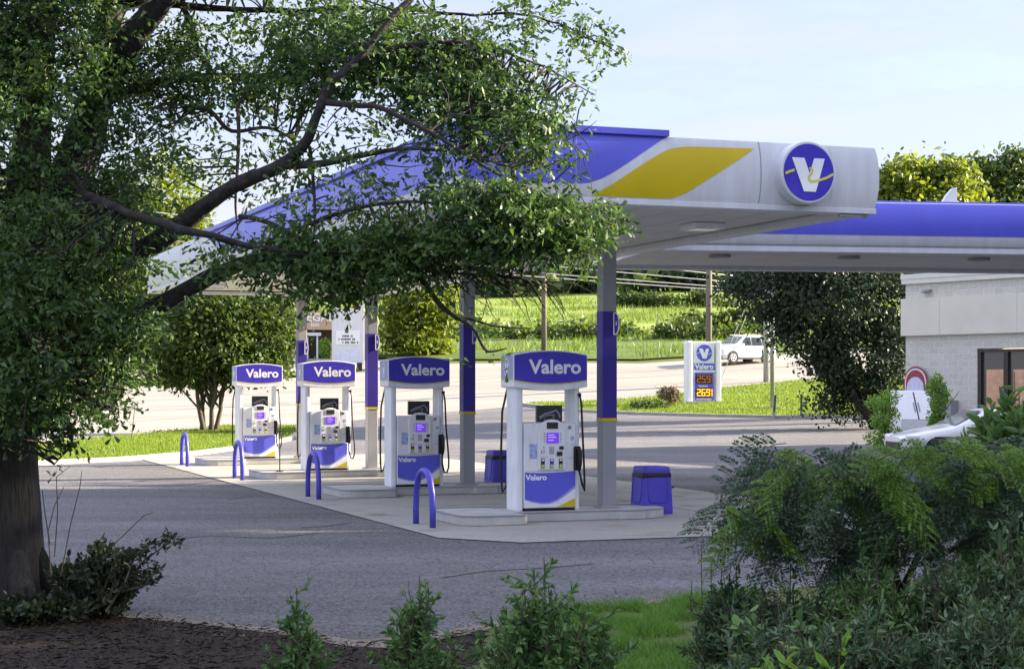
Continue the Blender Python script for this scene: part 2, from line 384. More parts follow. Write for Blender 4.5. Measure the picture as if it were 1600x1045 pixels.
def mesh_from(name, V, m, parent=None, quads=True):
    """V: n x k x 3, k = 6 (two quads folded on the mid rib), 4 or 3"""
    n, k = V.shape[:2]
    me = bpy.data.meshes.new(name)
    if k == 6: loc = np.array([[0, 1, 2, 3], [0, 3, 4, 5]])
    elif k == 4: loc = np.array([[0, 1, 2, 3]])
    else: loc = np.array([[0, 1, 2]])
    idx = (np.arange(n)[:, None, None] * k + loc[None]).reshape(-1)
    nf, c = n * len(loc), loc.shape[1]
    me.vertices.add(n * k); me.vertices.foreach_set('co', V.reshape(-1).astype(np.float32))
    me.loops.add(nf * c); me.loops.foreach_set('vertex_index', idx.astype(np.int32))
    me.polygons.add(nf); me.polygons.foreach_set('loop_start', np.arange(0, nf * c, c).astype(np.int32))
    me.update(calc_edges=True); me.validate()
    me.materials.append(m)
    return link(name, me, parent)
def rand_dirs(n, r=rng): return unit(r.normal(size=(n, 3)))
def ellipsoid_pts(n, shell=.35, r=rng):
    d = rand_dirs(n, r); q = r.random(n) ** (1 / 3)
    q = shell + (1 - shell) * q if shell else q
    return d * q[:, None]

def tree(name, base, ells, lm, nclump, per, lsize, clump, label, cat, group=None, trunks=None, tmpl=OVATE, bark=None, seed=1, gaps=.0):
    """ells: list of (cx, cy, cz, rx, ry, rz) relative to base"""
    r = np.random.default_rng(seed); rnd = random.Random(seed)
    t = thing(name, base, label, cat, 0, group)
    vol = np.array([e[3] * e[4] * e[5] for e in ells]) ** .75; vol = vol / vol.sum()
    C = []
    for e, w in zip(ells, vol):
        k = max(3, int(nclump * w)); p = ellipsoid_pts(k, .45, r) * np.array(e[3:6]) + np.array(e[:3])
        C.append(p)
    C = np.concatenate(C)
    keep = np.array([mnoise.noise(Vector(c) * .55 + Vector((seed * 3.1, 0, 0))) > -.28 + gaps for c in C]); C = C[keep]
    s = clump * (.6 + .8 * r.random(len(C)))
    P = (C[:, None] + r.normal(size=(len(C), per, 3)) * s[:, None, None] * np.array([.62, .62, .42])).reshape(-1, 3)
    n = len(P)
    D = rand_dirs(n, r) + np.array([0, 0, -.25])
    L = lsize * (.6 + .8 * r.random(n))
    V = leaf_arrays(P, D, L, L * .5, tmpl, r=r)
    mesh_from('crown', V, lm, t)
    mb = MB()
    ctr = np.mean([e[:3] for e in ells], axis=0)
    for tr in (trunks or [((0, 0, -.3), .03 * ells[0][2] + .08, tuple(ctr))]):
        b0, rad, top = Vector(tr[0]), tr[1], Vector(tr[2])
        pts = [b0.lerp(top, q) + Vector((rnd.uniform(-1, 1), rnd.uniform(-1, 1), 0)) * rad * .8 * math.sin(q * 3.1) for q in np.linspace(0, 1, 7)]
        mb.tube(pts, [rad * (1.25 if i == 0 else 1 - .1 * i) for i in range(7)], 10)
        for i in range(9):
            a = pts[2 + i % 4]; c = Vector(C[rnd.randrange(len(C))])
            m_ = a.lerp(c, .5) + Vector((0, 0, .12 * (c - a).length))
            mb.tube([a, a.lerp(m_, .55), m_, c], [rad * .45, rad * .33, rad * .22, rad * .08], 6)
    mb.build('trunk', bark or M['bark'], t, smooth=True)
    return t

# ---------------------------------------------------------------- ground sheets
def grid_sheet(name, x0, x1, y0, y1, nx, ny, m, off=0):
    xs, ys = np.linspace(x0, x1, nx), np.linspace(y0, y1, ny)
    X, Y = np.meshgrid(xs, ys, indexing='ij'); Z = zt(X, Y) + off
    V = np.stack([X, Y, Z], -1).reshape(-1, 3)
    me = bpy.data.meshes.new(name)
    i, j = np.meshgrid(np.arange(nx - 1), np.arange(ny - 1), indexing='ij')
    q = np.stack([i * ny + j, (i + 1) * ny + j, (i + 1) * ny + j + 1, i * ny + j + 1], -1).reshape(-1, 4)
    me.from_pydata(V.tolist(), [], q.tolist()); me.materials.append(m)
    me.polygons.foreach_set('use_smooth', [True] * len(me.polygons))
    return struct(link(name, me))
def drape(name, poly, m, off, step=2.0, lift=None):
    bm = bmesh.new(); vs_ = [bm.verts.new((p[0], p[1], 0)) for p in poly]; bm.faces.new(vs_)
    bmesh.ops.triangulate(bm, faces=bm.faces[:])
    xs = [p[0] for p in poly]; ys = [p[1] for p in poly]
    for ax, lo, hi in ((0, min(xs), max(xs)), (1, max(54, min(ys)), max(ys))):
        k = math.floor(lo / step) * step + step
        while k < hi:
            co = [0, 0, 0]; co[ax] = k; no = [0, 0, 0]; no[ax] = 1
            bmesh.ops.bisect_plane(bm, geom=bm.verts[:] + bm.edges[:] + bm.faces[:], plane_co=co, plane_no=no); k += step
    for v in bm.verts: v.co.z = ztf(v.co.x, v.co.y) + off + (lift(v.co.x, v.co.y) if lift else 0)
    bmesh.ops.recalc_face_normals(bm, faces=bm.faces[:])
    for f in bm.faces:
        if f.normal.z < 0: f.normal_flip()
        f.smooth = True
    me = bpy.data.meshes.new(name); bm.to_mesh(me); bm.free(); me.materials.append(m)
    return struct(link(name, me))
def inside(poly, X, Y):
    c = np.zeros(len(X), bool); n = len(poly)
    for i in range(n):
        (x1, y1), (x2, y2) = poly[i][:2], poly[(i + 1) % n][:2]
        k = ((y1 > Y) != (y2 > Y)) & (X < (x2 - x1) * (Y - y1) / (y2 - y1 + 1e-12) + x1); c ^= k
    return c
def scatter(poly, n, r=rng):
    xs = [p[0] for p in poly]; ys = [p[1] for p in poly]; out = []
    while sum(len(o) for o in out) < n:
        X = r.uniform(min(xs), max(xs), n); Y = r.uniform(min(ys), max(ys), n); k = inside(poly, X, Y); out.append(np.stack([X[k], Y[k]], -1))
    return np.concatenate(out)[:n]
def gpoly(px): return [tuple(ground(*p))[:2] for p in px]
def blades(name, poly, n, h, w, m, off=0, r=rng, parent=None, lean=.5, clump=0):
    P2 = scatter(poly, n, r)
    if clump:
        k = np.array([mnoise.noise(Vector((p[0] * clump, p[1] * clump, 0))) for p in P2]); P2 = P2[k > -.15 + .3 * r.random(len(k))]
    n = len(P2)
    Z = zt(P2[:, 0], P2[:, 1]) + off
    P = np.stack([P2[:, 0], P2[:, 1], Z], -1)
    a = r.uniform(0, 2 * np.pi, n); A = np.stack([np.cos(a), np.sin(a), a * 0], -1)
    H = h * (.5 + r.random(n)); tip = P + np.stack([r.normal(size=n) * lean * H, r.normal(size=n) * lean * H, H], -1)
    return mesh_from(name, np.stack([P - A * w, P + A * w, tip], 1), m, parent)

ter = grid_sheet('ground', -160, 160, 2, 420, 161, 210, M['grassground'], -.03)
far = grid_sheet('ground', -1500, 1500, 421, 2500, 3, 3, M['grassground'], -2)

E_NEAR = [(-300, 930), (0, 950), (170, 962), (300, 975), (430, 988), (560, 1010), (700, 992), (800, 972), (920, 952), (1080, 937), (1300, 915), (1700, 890), (2300, 860)]
near = gpoly(E_NEAR)
lawnL_lo = gpoly([(-400, 752), (-150, 740), (60, 727), (190, 721), (300, 712), (400, 699), (450, 689), (462, 680)])
lawnL_hi = gpoly([(462, 668), (350, 668), (260, 679), (130, 690), (60, 699), (-150, 716), (-400, 728)])
lawnR_lo = gpoly([(815, 633), (900, 643), (1000, 648), (1100, 650.5), (1200, 653), (1330, 654), (1420, 654)])
lawnR_hi = gpoly([(1560, 583), (1330, 589), (1230, 598), (1130, 608), (1060, 617), (1000, 624), (900, 630), (835, 631)])
lot = near[::-1] + [(-30, 17), (-34, 52)] + lawnL_lo + gpoly([(480, 664), (600, 652), (700, 644), (800, 636)]) + lawnR_lo + [(45, 90), (60, 50), (40, 30)]
# near[::-1] runs right to left; close the ring on the right
lot_o = drape('parking_lot', lot, M['asphalt'], .006)
road_near = lawnL_hi[::-1] + gpoly([(480, 664), (600, 652), (700, 644), (800, 636)]) + lawnR_hi[::-1] + [(60, 150)]
road_far = gpoly([(1700, 536), (1330, 548), (1130, 560), (1000, 568), (860, 567), (700, 568), (600, 578), (470, 590), (320, 601), (170, 606), (-50, 618), (-400, 640)])
road = drape('road', [p for p in road_near] + road_far, M['road'], .012)
# edge line along the far side of the road
def ribbon(name, pts, w, m, off):
    a = [Vector((p[0], p[1])) for p in pts]; L, Rr = [], []
    d = []
    for p0, p1 in zip(a[:-1], a[1:]):
        k = max(1, int((p1 - p0).length / 1.5)); d += [p0.lerp(p1, i / k) for i in range(k)]
    d.append(a[-1]); L, Rr = strip(d, w / 2)
    mb = MB(); mb.grid([[(q.x, q.y, ztf(q.x, q.y) + off) for q in (x, y)] for x, y in zip(L, Rr)])
    o = mb.build(name, m); return struct(o)
def kerb(pts, w=.16, h=.13):
    a = [Vector((p[0], p[1])) for p in pts]; d = []
    for p0, p1 in zip(a[:-1], a[1:]):
        k = max(1, int((p1 - p0).length / 1.5)); d += [p0.lerp(p1, i / k) for i in range(k)]
    d.append(a[-1]); L, Rr = strip(d, w / 2); mb = MB()
    for x0, y0, x1, y1 in zip(L[:-1], Rr[:-1], L[1:], Rr[1:]):
        def P(q, z): return (q.x, q.y, ztf(q.x, q.y) + z)
        mb.add([P(x0, -.05), P(y0, -.05), P(y1, -.05), P(x1, -.05), P(x0, h), P(y0, h), P(y1, h), P(x1, h)], [(4, 5, 6, 7), (0, 4, 7, 3), (1, 2, 6, 5), (0, 1, 5, 4), (2, 3, 7, 6)])
    return struct(mb.build('kerb', M['kerb']))
kerb(lawnL_lo); kerb(lawnR_lo + gpoly([(1600, 655)]))
M['paint'] = mat('road_paint', (.72, .71, .66), .7, noise=.2, nscale=3)
rf = [Vector(p) for p in road_far]
ribbon('road_marking', gpoly([(1330, 552), (1130, 564.5), (1000, 572), (860, 571.5), (700, 572.5), (600, 582.5), (470, 595)]), .18, M['paint'], .018)
struct(drape('lawn', lawnL_lo + lawnL_hi, M['lawn'], .10))
struct(drape('lawn', lawnR_lo + [tuple(ground(1600, 655))[:2], (30, 112)] + lawnR_hi, M['lawn'], .09))
blades('grass', lawnL_lo + lawnL_hi, 42000, .085, .012, M['grassblade'], .10, lean=.4)['kind'] = 'stuff'
blades('grass', lawnR_lo + [tuple(ground(1600, 655))[:2]] + lawnR_hi, 50000, .10, .018, M['grassblade'], .09, lean=.4)['kind'] = 'stuff'
# far island of grass and the pale lot across the road on the left
isl = gpoly([(130, 603), (330, 600), (460, 589), (560, 580), (560, 577), (430, 585), (320, 591), (150, 593)])
drape('lawn', isl, M['lawn'], .10)
drape('parking_lot', gpoly([(-300, 620), (130, 602), (150, 594), (320, 592), (430, 586), (560, 578), (640, 571), (640, 563), (460, 566), (200, 572), (-300, 590)]), M['road'], .02)
meadow_px = [(-300, 560), (590, 560), (700, 563), (860, 562), (1000, 563), (1130, 555), (1400, 540)]
mp_ = gpoly(meadow_px)
drape('meadow', mp_ + [(90, 175), (110, 260), (-110, 260), (-70, 140)], M['meadow'], .03, step=6)
# bank of darker mown grass right behind the road
drape('lawn', mp_[1:] + gpoly([(1400, 522), (1130, 530), (1000, 532), (860, 531), (600, 534)]), M['bank'], .09, step=4)

# near lawn, dirt edge, mulch bed
nl_px = [(760, 985), (800, 972), (920, 952), (1080, 937), (1300, 915), (1700, 890), (1900, 1300), (700, 1300)]
nl = gpoly(nl_px)
drape('lawn', nl, M['nearlawn'], .012)
blades('grass', gpoly([(800, 975), (920, 953), (1090, 937), (1180, 930), (1200, 1150), (860, 1150)]), 60000, .085, .0045, M['nearblade'], .012, lean=.8, clump=1.6)['kind'] = 'stuff'
mulch = gpoly([(-500, 925), (-300, 930), (0, 950), (170, 962), (300, 975), (430, 988), (560, 1010), (640, 1003), (700, 992), (760, 985), (700, 1300), (-700, 1300)])
def mlift(x, y): return .05 + .05 * mnoise.noise(Vector((x * .9, y * .9, 1)))
drape('mulch_bed', mulch, M['mulch'], .012, lift=None)
de = gpoly([(120, 956), (170, 960), (300, 972), (430, 984), (560, 1004), (640, 997), (700, 987), (800, 969), (920, 949), (1080, 934), (1200, 922), (1200, 927), (1080, 940), (920, 956), (800, 977), (700, 1002), (600, 1016), (540, 1014), (430, 993), (300, 977), (170, 965), (120, 962)])
drape('dirt', de, M['dirt'], .016)
# bark chips, twigs and needles on the bed
P2 = scatter(mulch, 30000); k = P2[:, 1] < 17.5; P2 = P2[k]; n = len(P2)
P = np.stack([P2[:, 0], P2[:, 1], .02 + .02 * rng.random(n)], -1)
D = unit(np.stack([rng.normal(size=n), rng.normal(size=n), rng.normal(size=n) * .22], -1))
V = leaf_arrays(P, D, .015 + .085 * rng.random(n) ** 3, .003 + .010 * rng.random(n) ** 2, LANCE, upbias=1.2)
o = mesh_from('mulch_chips', V, M['strawmat']); o['kind'] = 'stuff'
tag(MB().tube([at(268, 1000, 14.3), at(280, 1003, 14.2), at(289, 1012, 14.1), at(286, 1024, 14.0), at(282, 1030, 13.95)], [.012, .016, .018, .014, .006], 7).build('fallen_branch', mat('dead_wood', (.22, .17, .13), .9), None, smooth=True), 'short crooked piece of dead branch lying on the mulch', 'branch')
# fallen leaf and gravel crumbs along the dirt edge and on the asphalt nearby
P2 = scatter(gpoly([(100, 940), (560, 985), (920, 930), (1100, 915), (1100, 950), (920, 965), (560, 1020), (100, 975)]), 2600); n = len(P2)
P = np.stack([P2[:, 0], P2[:, 1], .012 + .012 * rng.random(n)], -1)
V = leaf_arrays(P, unit(np.stack([rng.normal(size=n), rng.normal(size=n), rng.normal(size=n) * .2], -1)), .012 + .03 * rng.random(n), .006 + .012 * rng.random(n), OVATE, upbias=3)
o = mesh_from('leaf_litter', V, M['drystalk']); o['kind'] = 'stuff'

# ---------------------------------------------------------------- the station frame
TH = math.atan(1030 / F)
UX, UY = Vector((math.cos(TH), math.sin(TH), 0)), Vector((-math.sin(TH), math.cos(TH), 0))
O4 = Vector((.48, 26.81, 0))
def S(u, v, z=0): return O4 + UX * u + UY * v + Vector((0, 0, z))
SP = 6.58
def u_at(px, v):                                   # u on the line v = const seen in column px
    k = (px - CX) / F; a = O4 + UY * v
    return (k * a.y - a.x) / (UX.x - k * UX.y)

padp = [(-1.7, -3.55), (5.4, -3.55), (5.4, 24.5), (-2.5, 24.5), (-2.5, -2.5)]
drape('concrete_pad', [tuple(S(*p))[:2] for p in padp], M['pad'], .018)
M['streak'] = mat('tyre_streak', (.20, .185, .16), .9, noise=.3, nscale=2)
M['joint'] = mat('joint_sealant', (.05, .048, .045), .8)
for v in (.0 + SP * .5, SP * 1.5, SP * 2.5): ribbon('pad_joint', [S(-2.45, v), S(5.3, v)], .022, M['joint'], .023)
for u in (2.9,): ribbon('pad_joint', [S(u, -3.5), S(u, 24)], .022, M['joint'], .0235)

for pts in ([(358, 781), (385, 777), (412, 775.5)], [(470, 826), (510, 823), (545, 819)], [(300, 757), (330, 753), (352, 752)], [(690, 905), (760, 893), (850, 889), (930, 882)], [(250, 845), (330, 838), (420, 842), (500, 834)]):
    ribbon('tar_seam', gpoly(pts), .05, M['joint'], .0105)
for pts in ([(60, 652), (250, 643), (450, 630)], [(60, 668), (250, 656), (450, 641)], [(80, 632), (300, 622), (470, 612)], [(520, 640), (700, 618), (1000, 604), (1150, 592)], [(560, 618), (760, 598), (1000, 590), (1250, 572)], [(620, 606), (800, 588), (1000, 582), (1200, 568)]):
    ribbon('tyre_streak', gpoly(pts), .22, M['streak'], .0165)

# ---------------------------------------------------------------- canopy over the pumps
ZB, ZT = 4.58, 5.44
U0, U1, V0, V1 = -2.39, 3.82, -3.2, 22.95
def bul(t): return .05 * (1 - (2 * t - 1) ** 2) ** .8 if 0 < t < 1 else 0.0
def fas(side, s, t, off=0, ext=(U0, U1, V0, V1), kb=1.0):
    """point on the fascia: s along, t up"""
    a, b, c, d = ext; q = bul(t) * (2.6 if ext[0] == 0.0 else 1.0); z = ZB + (ZT - ZB) * t
    if side == 'front': return Vector((a - q + (b - a + 2 * q) * s, c - q - off, z))
    if side == 'back': return Vector((a - q + (b - a + 2 * q) * s, d + q + off, z))
    if side == 'left': return Vector((a - q - off, d + q - (d - c + 2 * q) * s, z))
    return Vector((b + q + off, c - q + (d - c + 2 * q) * s, z))
TT = [0, .05, .12, .22, .34, .5, .66, .78, .88, .95, 1]
def fascia(parent, side, ext=(U0, U1, V0, V1), m=None, name='fascia'):
    mb = MB(); mb.grid([[fas(side, s, t, 0, ext) for t in TT] for s in np.linspace(0, 1, 3)])
    o = mb.build(name, m or M['fascia_white'], parent, smooth=True); return o
def decal(parent, name, side, ss, lo, hi, m, off=.004, ext=(U0, U1, V0, V1)):
    mb = MB(); mb.grid([[fas(side, s, a + (b - a) * k / 8, off, ext) for k in range(9)] for s, a, b in zip(ss, lo, hi)])
    return mb.build(name, m, parent, smooth=True)
can = thing('fuel_canopy', S(0, 0), 'long white and blue canopy on four columns over the row of fuel pumps', 'canopy', TH)
for sd in ('front', 'left', 'right', 'back'): fascia(can, sd)
vf = V0 - .1
def sf(px): return (u_at(px, vf) - (U0)) / (U1 - U0)
ip = lambda x, xs, ys: float(np.interp(x, xs, ys))
pxs = [724, 800, 880] + list(range(900, 1046, 6)) + [1046]
BX, BY = [0, 900, 925, 945, 965, 984, 1010, 1036, 1046], [.19, .19, .215, .29, .41, .545, .74, .93, 1.0]
decal(can, 'blue_panel', 'front', [max(0.001, sf(p)) for p in pxs], [ip(p, BX, BY) for p in pxs], [1] * len(pxs), M['fascia_blue'])
pxs = list(range(930, 1184, 6)) + [1182]
YU = [930, 960, 985, 1010, 1035, 1050, 1065, 1085, 1182], [.03, .2, .38, .56, .73, .805, .845, .865, .885]
YL = [930, 1043, 1058, 1072, 1086, 1182], [.02, .02, .045, .10, .19, .88]
decal(can, 'yellow_stripe', 'front', [sf(p) for p in pxs], [ip(p, *YL) for p in pxs], [ip(p, *YU) for p in pxs], M['yellow'])
# left side: blue runs back from the corner, then swoops up to white with the yellow stripe
ll = np.linspace(.30, .999, 40)
decal(can, 'blue_panel', 'left', ll, [ip(s, [.30, .33, .37, .42, .47, 1], [1, .86, .6, .36, .25, .24]) for s in ll], [1] * len(ll), M['fascia_blue'])
# panel seams
mb = MB()
s = sf(1190); mb.grid([[fas('front', s + d, t, .003) for t in TT] for d in (-.0012, .0012)]); mb.build('panel_seam', M['grey'], can)
for px in (905, 1300): q_ = sf(px); MB().grid([[fas('front', q_ + d, t, .005) for t in TT] for d in (-.0006, .0006)]).build('panel_seam', M['recess'], can)
for s in (.2, .4, .6, .8): MB().grid([[fas('left', s + d, t, .006) for t in TT] for d in (-.0004, .0004)]).build('panel_seam', M['grey'], can)
# roof cap rail standing on the blue part of the front and along the left side
mb = MB(); mb.box(U0 - .06, u_at(1043, V0), V0 - .06, V0 + .12, ZT, ZT + .085); mb.box(U0 - .06, U0 + .12, V0 + .12, V1 - 7, ZT, ZT + .085)
mb.build('cap_rail', M['fascia_blue'], can)
mb = MB(); mb.box(U0, U1, V0, V1, ZT - .06, ZT - .02); mb.build('roof_deck', M['recess'], can)
# bottom lip, stepped soffit
lip = MB(); w = .30
for x0, x1, y0, y1 in ((U0 - .02, U1 + .02, V0 - .02, V0 + w), (U0 - .02, U1 + .02, V1 - w, V1 + .02), (U0 - .02, U0 + w, V0 + w, V1 - w), (U1 - w, U1 + .02, V0 + w, V1 - w)):
    lip.box(x0, x1, y0, y1, ZB - .085, ZB - .004)
lip2 = MB()
for x0, x1, y0, y1 in ((U0 + w - .02, U1 - w + .02, V0 + w - .02, V0 + w), (U0 + w - .02, U0 + w, V0 + w, V1 - w), (U1 - w, U1 - w + .02, V0 + w, V1 - w)): lip2.box(x0, x1, y0, y1, ZB - .003, ZB + .06)
lip2.build('inner_flange', M['recess'], can)
lip.build('bottom_lip', M['fascia_white'], can, bevel=.008)
sof = MB()
npan = 16
for i in range(npan):
    a = U0 + w + (U1 - U0 - 2 * w) * i / npan; b = U0 + w + (U1 - U0 - 2 * w) * (i + 1) / npan
    sof.box(a + .006, b - .006, V0 + w + .001, V1 - w - .001, ZB + .02 + (i % 2) * .002, ZB + .05)
sof.build('soffit', M['soffit'], can)
mb = MB(); mb.box(U0 + w, U1 - w, V0 + w, V1 - w, ZB + .055, ZB + .07); mb.build('soffit_backing', M['recess'], can)
mb = MB(); mb.box(U1 - .55, U1 - .2, V0 + .02, V0 + .08, ZB - .13, ZB - .09); mb.tube([(U1 - .2, V0 + .05, ZB - .11), (U1 - .1, V0 + .05, ZB - .11)], .03, 8); mb.build('drain_bracket', M['steel'], can)
for k in range(4):
    for u in (-1.2, 2.7):
        mb = MB(); mb.box(u - .28, u + .28, k * SP - .28, k * SP + .28, ZB - .07, ZB + .018); f_ = mb.build('canopy_light', M['white'], can, bevel=.02)
        mb = MB(); mb.box(u - .22, u + .22, k * SP - .22, k * SP + .22, ZB - .082, ZB - .072); mb.build('lens', M['lamp'], f_)
# round emblem on a drum at the right end of the front
se = (u_at(1263, V0 - .25), V0)
dc = Vector((se[0], V0 - .02, ZB + .435))
mb = MB(); mb.cyl(dc, (0, -1, 0), .435, .24, 48); drum = mb.build('emblem_drum', M['fascia_white'], can, bevel=.02)
mb = MB(); emb = emblem(drum, dc + Vector((0, -.241, 0)), (1, 0, 0), (0, 0, 1), .395, .006)
# columns
CU, CV, CH = 1.05, 0.0, .115
for k in range(4):
    v = k * SP + CV
    mb = MB(); mb.box(CU - CH, CU + CH, v - CH, v + CH, .14, ZB + .02); c = mb.build('column', M['post'], can, bevel=.012)
    mb = MB(); mb.box(CU - CH - .006, CU + CH + .006, v - CH - .006, v + CH + .006, 1.55, 3.19); wr = mb.build('blue_wrap', M['navy'], c, bevel=.01)
    mb = MB(); mb.box(CU - CH - .009, CU + CH + .009, v - CH - .009, v + CH + .009, 1.50, 1.549); mb.build('yellow_band', M['yellow'], c)
    mb = MB(); mb.box(CU - CH - .05, CU + CH + .05, v - CH - .05, v + CH + .05, .14, .20); mb.build('base_cover', M['post'], c, bevel=.01)
    # half-round pump number flag on the right of the wrap
    n_ = 14; arc = [(.0, -.17), (.0, .17)] + [(.085 * math.cos(a) ** .7 if math.cos(a) > 0 else 0, .17 * math.sin(a)) for a in np.linspace(math.pi / 2 * .99, -math.pi / 2 * .99, n_)]
    mb = put_poly(MB(), arc, (CU + CH - .06, v - CH - .012, 3.0), (1, 0, 0), (0, 0, 1), .012); fl = mb.build('number_flag', M['blue'], c)
    mb = MB()
    put_strip(mb, [(p[0], p[1]) for p in arc[2:]], .008, (CU + CH - .06, v - CH - .012, 3.0), (1, 0, 0), (0, 0, 1), .016)
    put_strip(mb, [(.0, -.17), (.0, .17)], .009, (CU + CH - .06, v - CH - .012, 3.0), (1, 0, 0), (0, 0, 1), .016)
    put_strip(mb, [(.042, -.03), (.042, .035)], .009, (CU + CH - .06, v - CH - .012, 3.0), (1, 0, 0), (0, 0, 1), .016)
    mb.build('flag_outline', M['letter'], fl)

# second canopy reaching from the first one to the store
A2 = R(9.2)
can2 = thing('fuel_canopy', (2.75, 31.75, 0), 'low canopy with long plain blue and white fascia between the pump canopy and the store', 'canopy', A2)
ext2 = (0.0, 16.5, 0.0, 5.5)
for sd in ('front', 'right', 'back'): fascia(can2, sd, ext2)
ss = np.linspace(.001, .999, 4)
decal(can2, 'blue_panel', 'front', ss, [.245] * 4, [1] * 4, M['fascia_blue'], .004, ext2)
MB().grid([[fas('front', s, t, .006, ext2) for t in (.02, .035)] for s in (.001, .999)]).build('shadow_line', M['grey'], can2)
mb = MB()
for s in (.52,): mb.grid([[fas('front', s + d, t, .006, ext2) for t in (-.0, .08, .16, .24)] for d in (-.0008, .0008)])
mb.build('panel_seam', M['grey'], can2)
mb = MB(); mb.box(.05, 16.5, 0.02, 5.48, ZT - .06, ZT - .02); mb.build('roof_deck', M['recess'], can2)
lip = MB()
for x0, x1, y0, y1 in ((0, 16.52, -.02, .30), (0, 16.52, 5.2, 5.52), (16.2, 16.52, .3, 5.2)): lip.box(x0, x1, y0, y1, ZB - .10, ZB - .004)
lip.build('bottom_lip', M['fascia_white'], can2, bevel=.008)
sof = MB()
for i in range(34):
    a = 16.2 * i / 34; b = 16.2 * (i + 1) / 34; sof.box(a + .005, b - .005, .301, 5.199, ZB - .02 + (i % 2) * .002, ZB + .03)
sof.build('soffit', M['soffit'], can2)
for x in (1.6, 4.2, 6.9, 9.2, 10.1, 12.5):
    mb = MB(); mb.cyl((x, 2.0, ZB - .075), (0, 0, 1), .22, .06, 24); mb.build('canopy_light', M['grey'], can2)
for x in (9.5, 15.5):
    mb = MB(); mb.box(x, x + .25, 2.6, 2.85, -.02, ZB - .03); mb.build('column', M['post'], can2)
fin = MB(); fin.prism([(-.22, 0), (.12, 0), (.12, .36), (.02, .33), (-.10, .2)], -.05, .05, 'y')
fo = fin.build('roof_vent', M['white'], None, bevel=.01); tag(fo, 'small white fin shaped vent standing on top of the blue canopy fascia', 'vent')
fo.location = (can2.matrix_basis @ Vector((5.7, .6, ZT - .02))); fo.rotation_euler = (0, 0, A2)

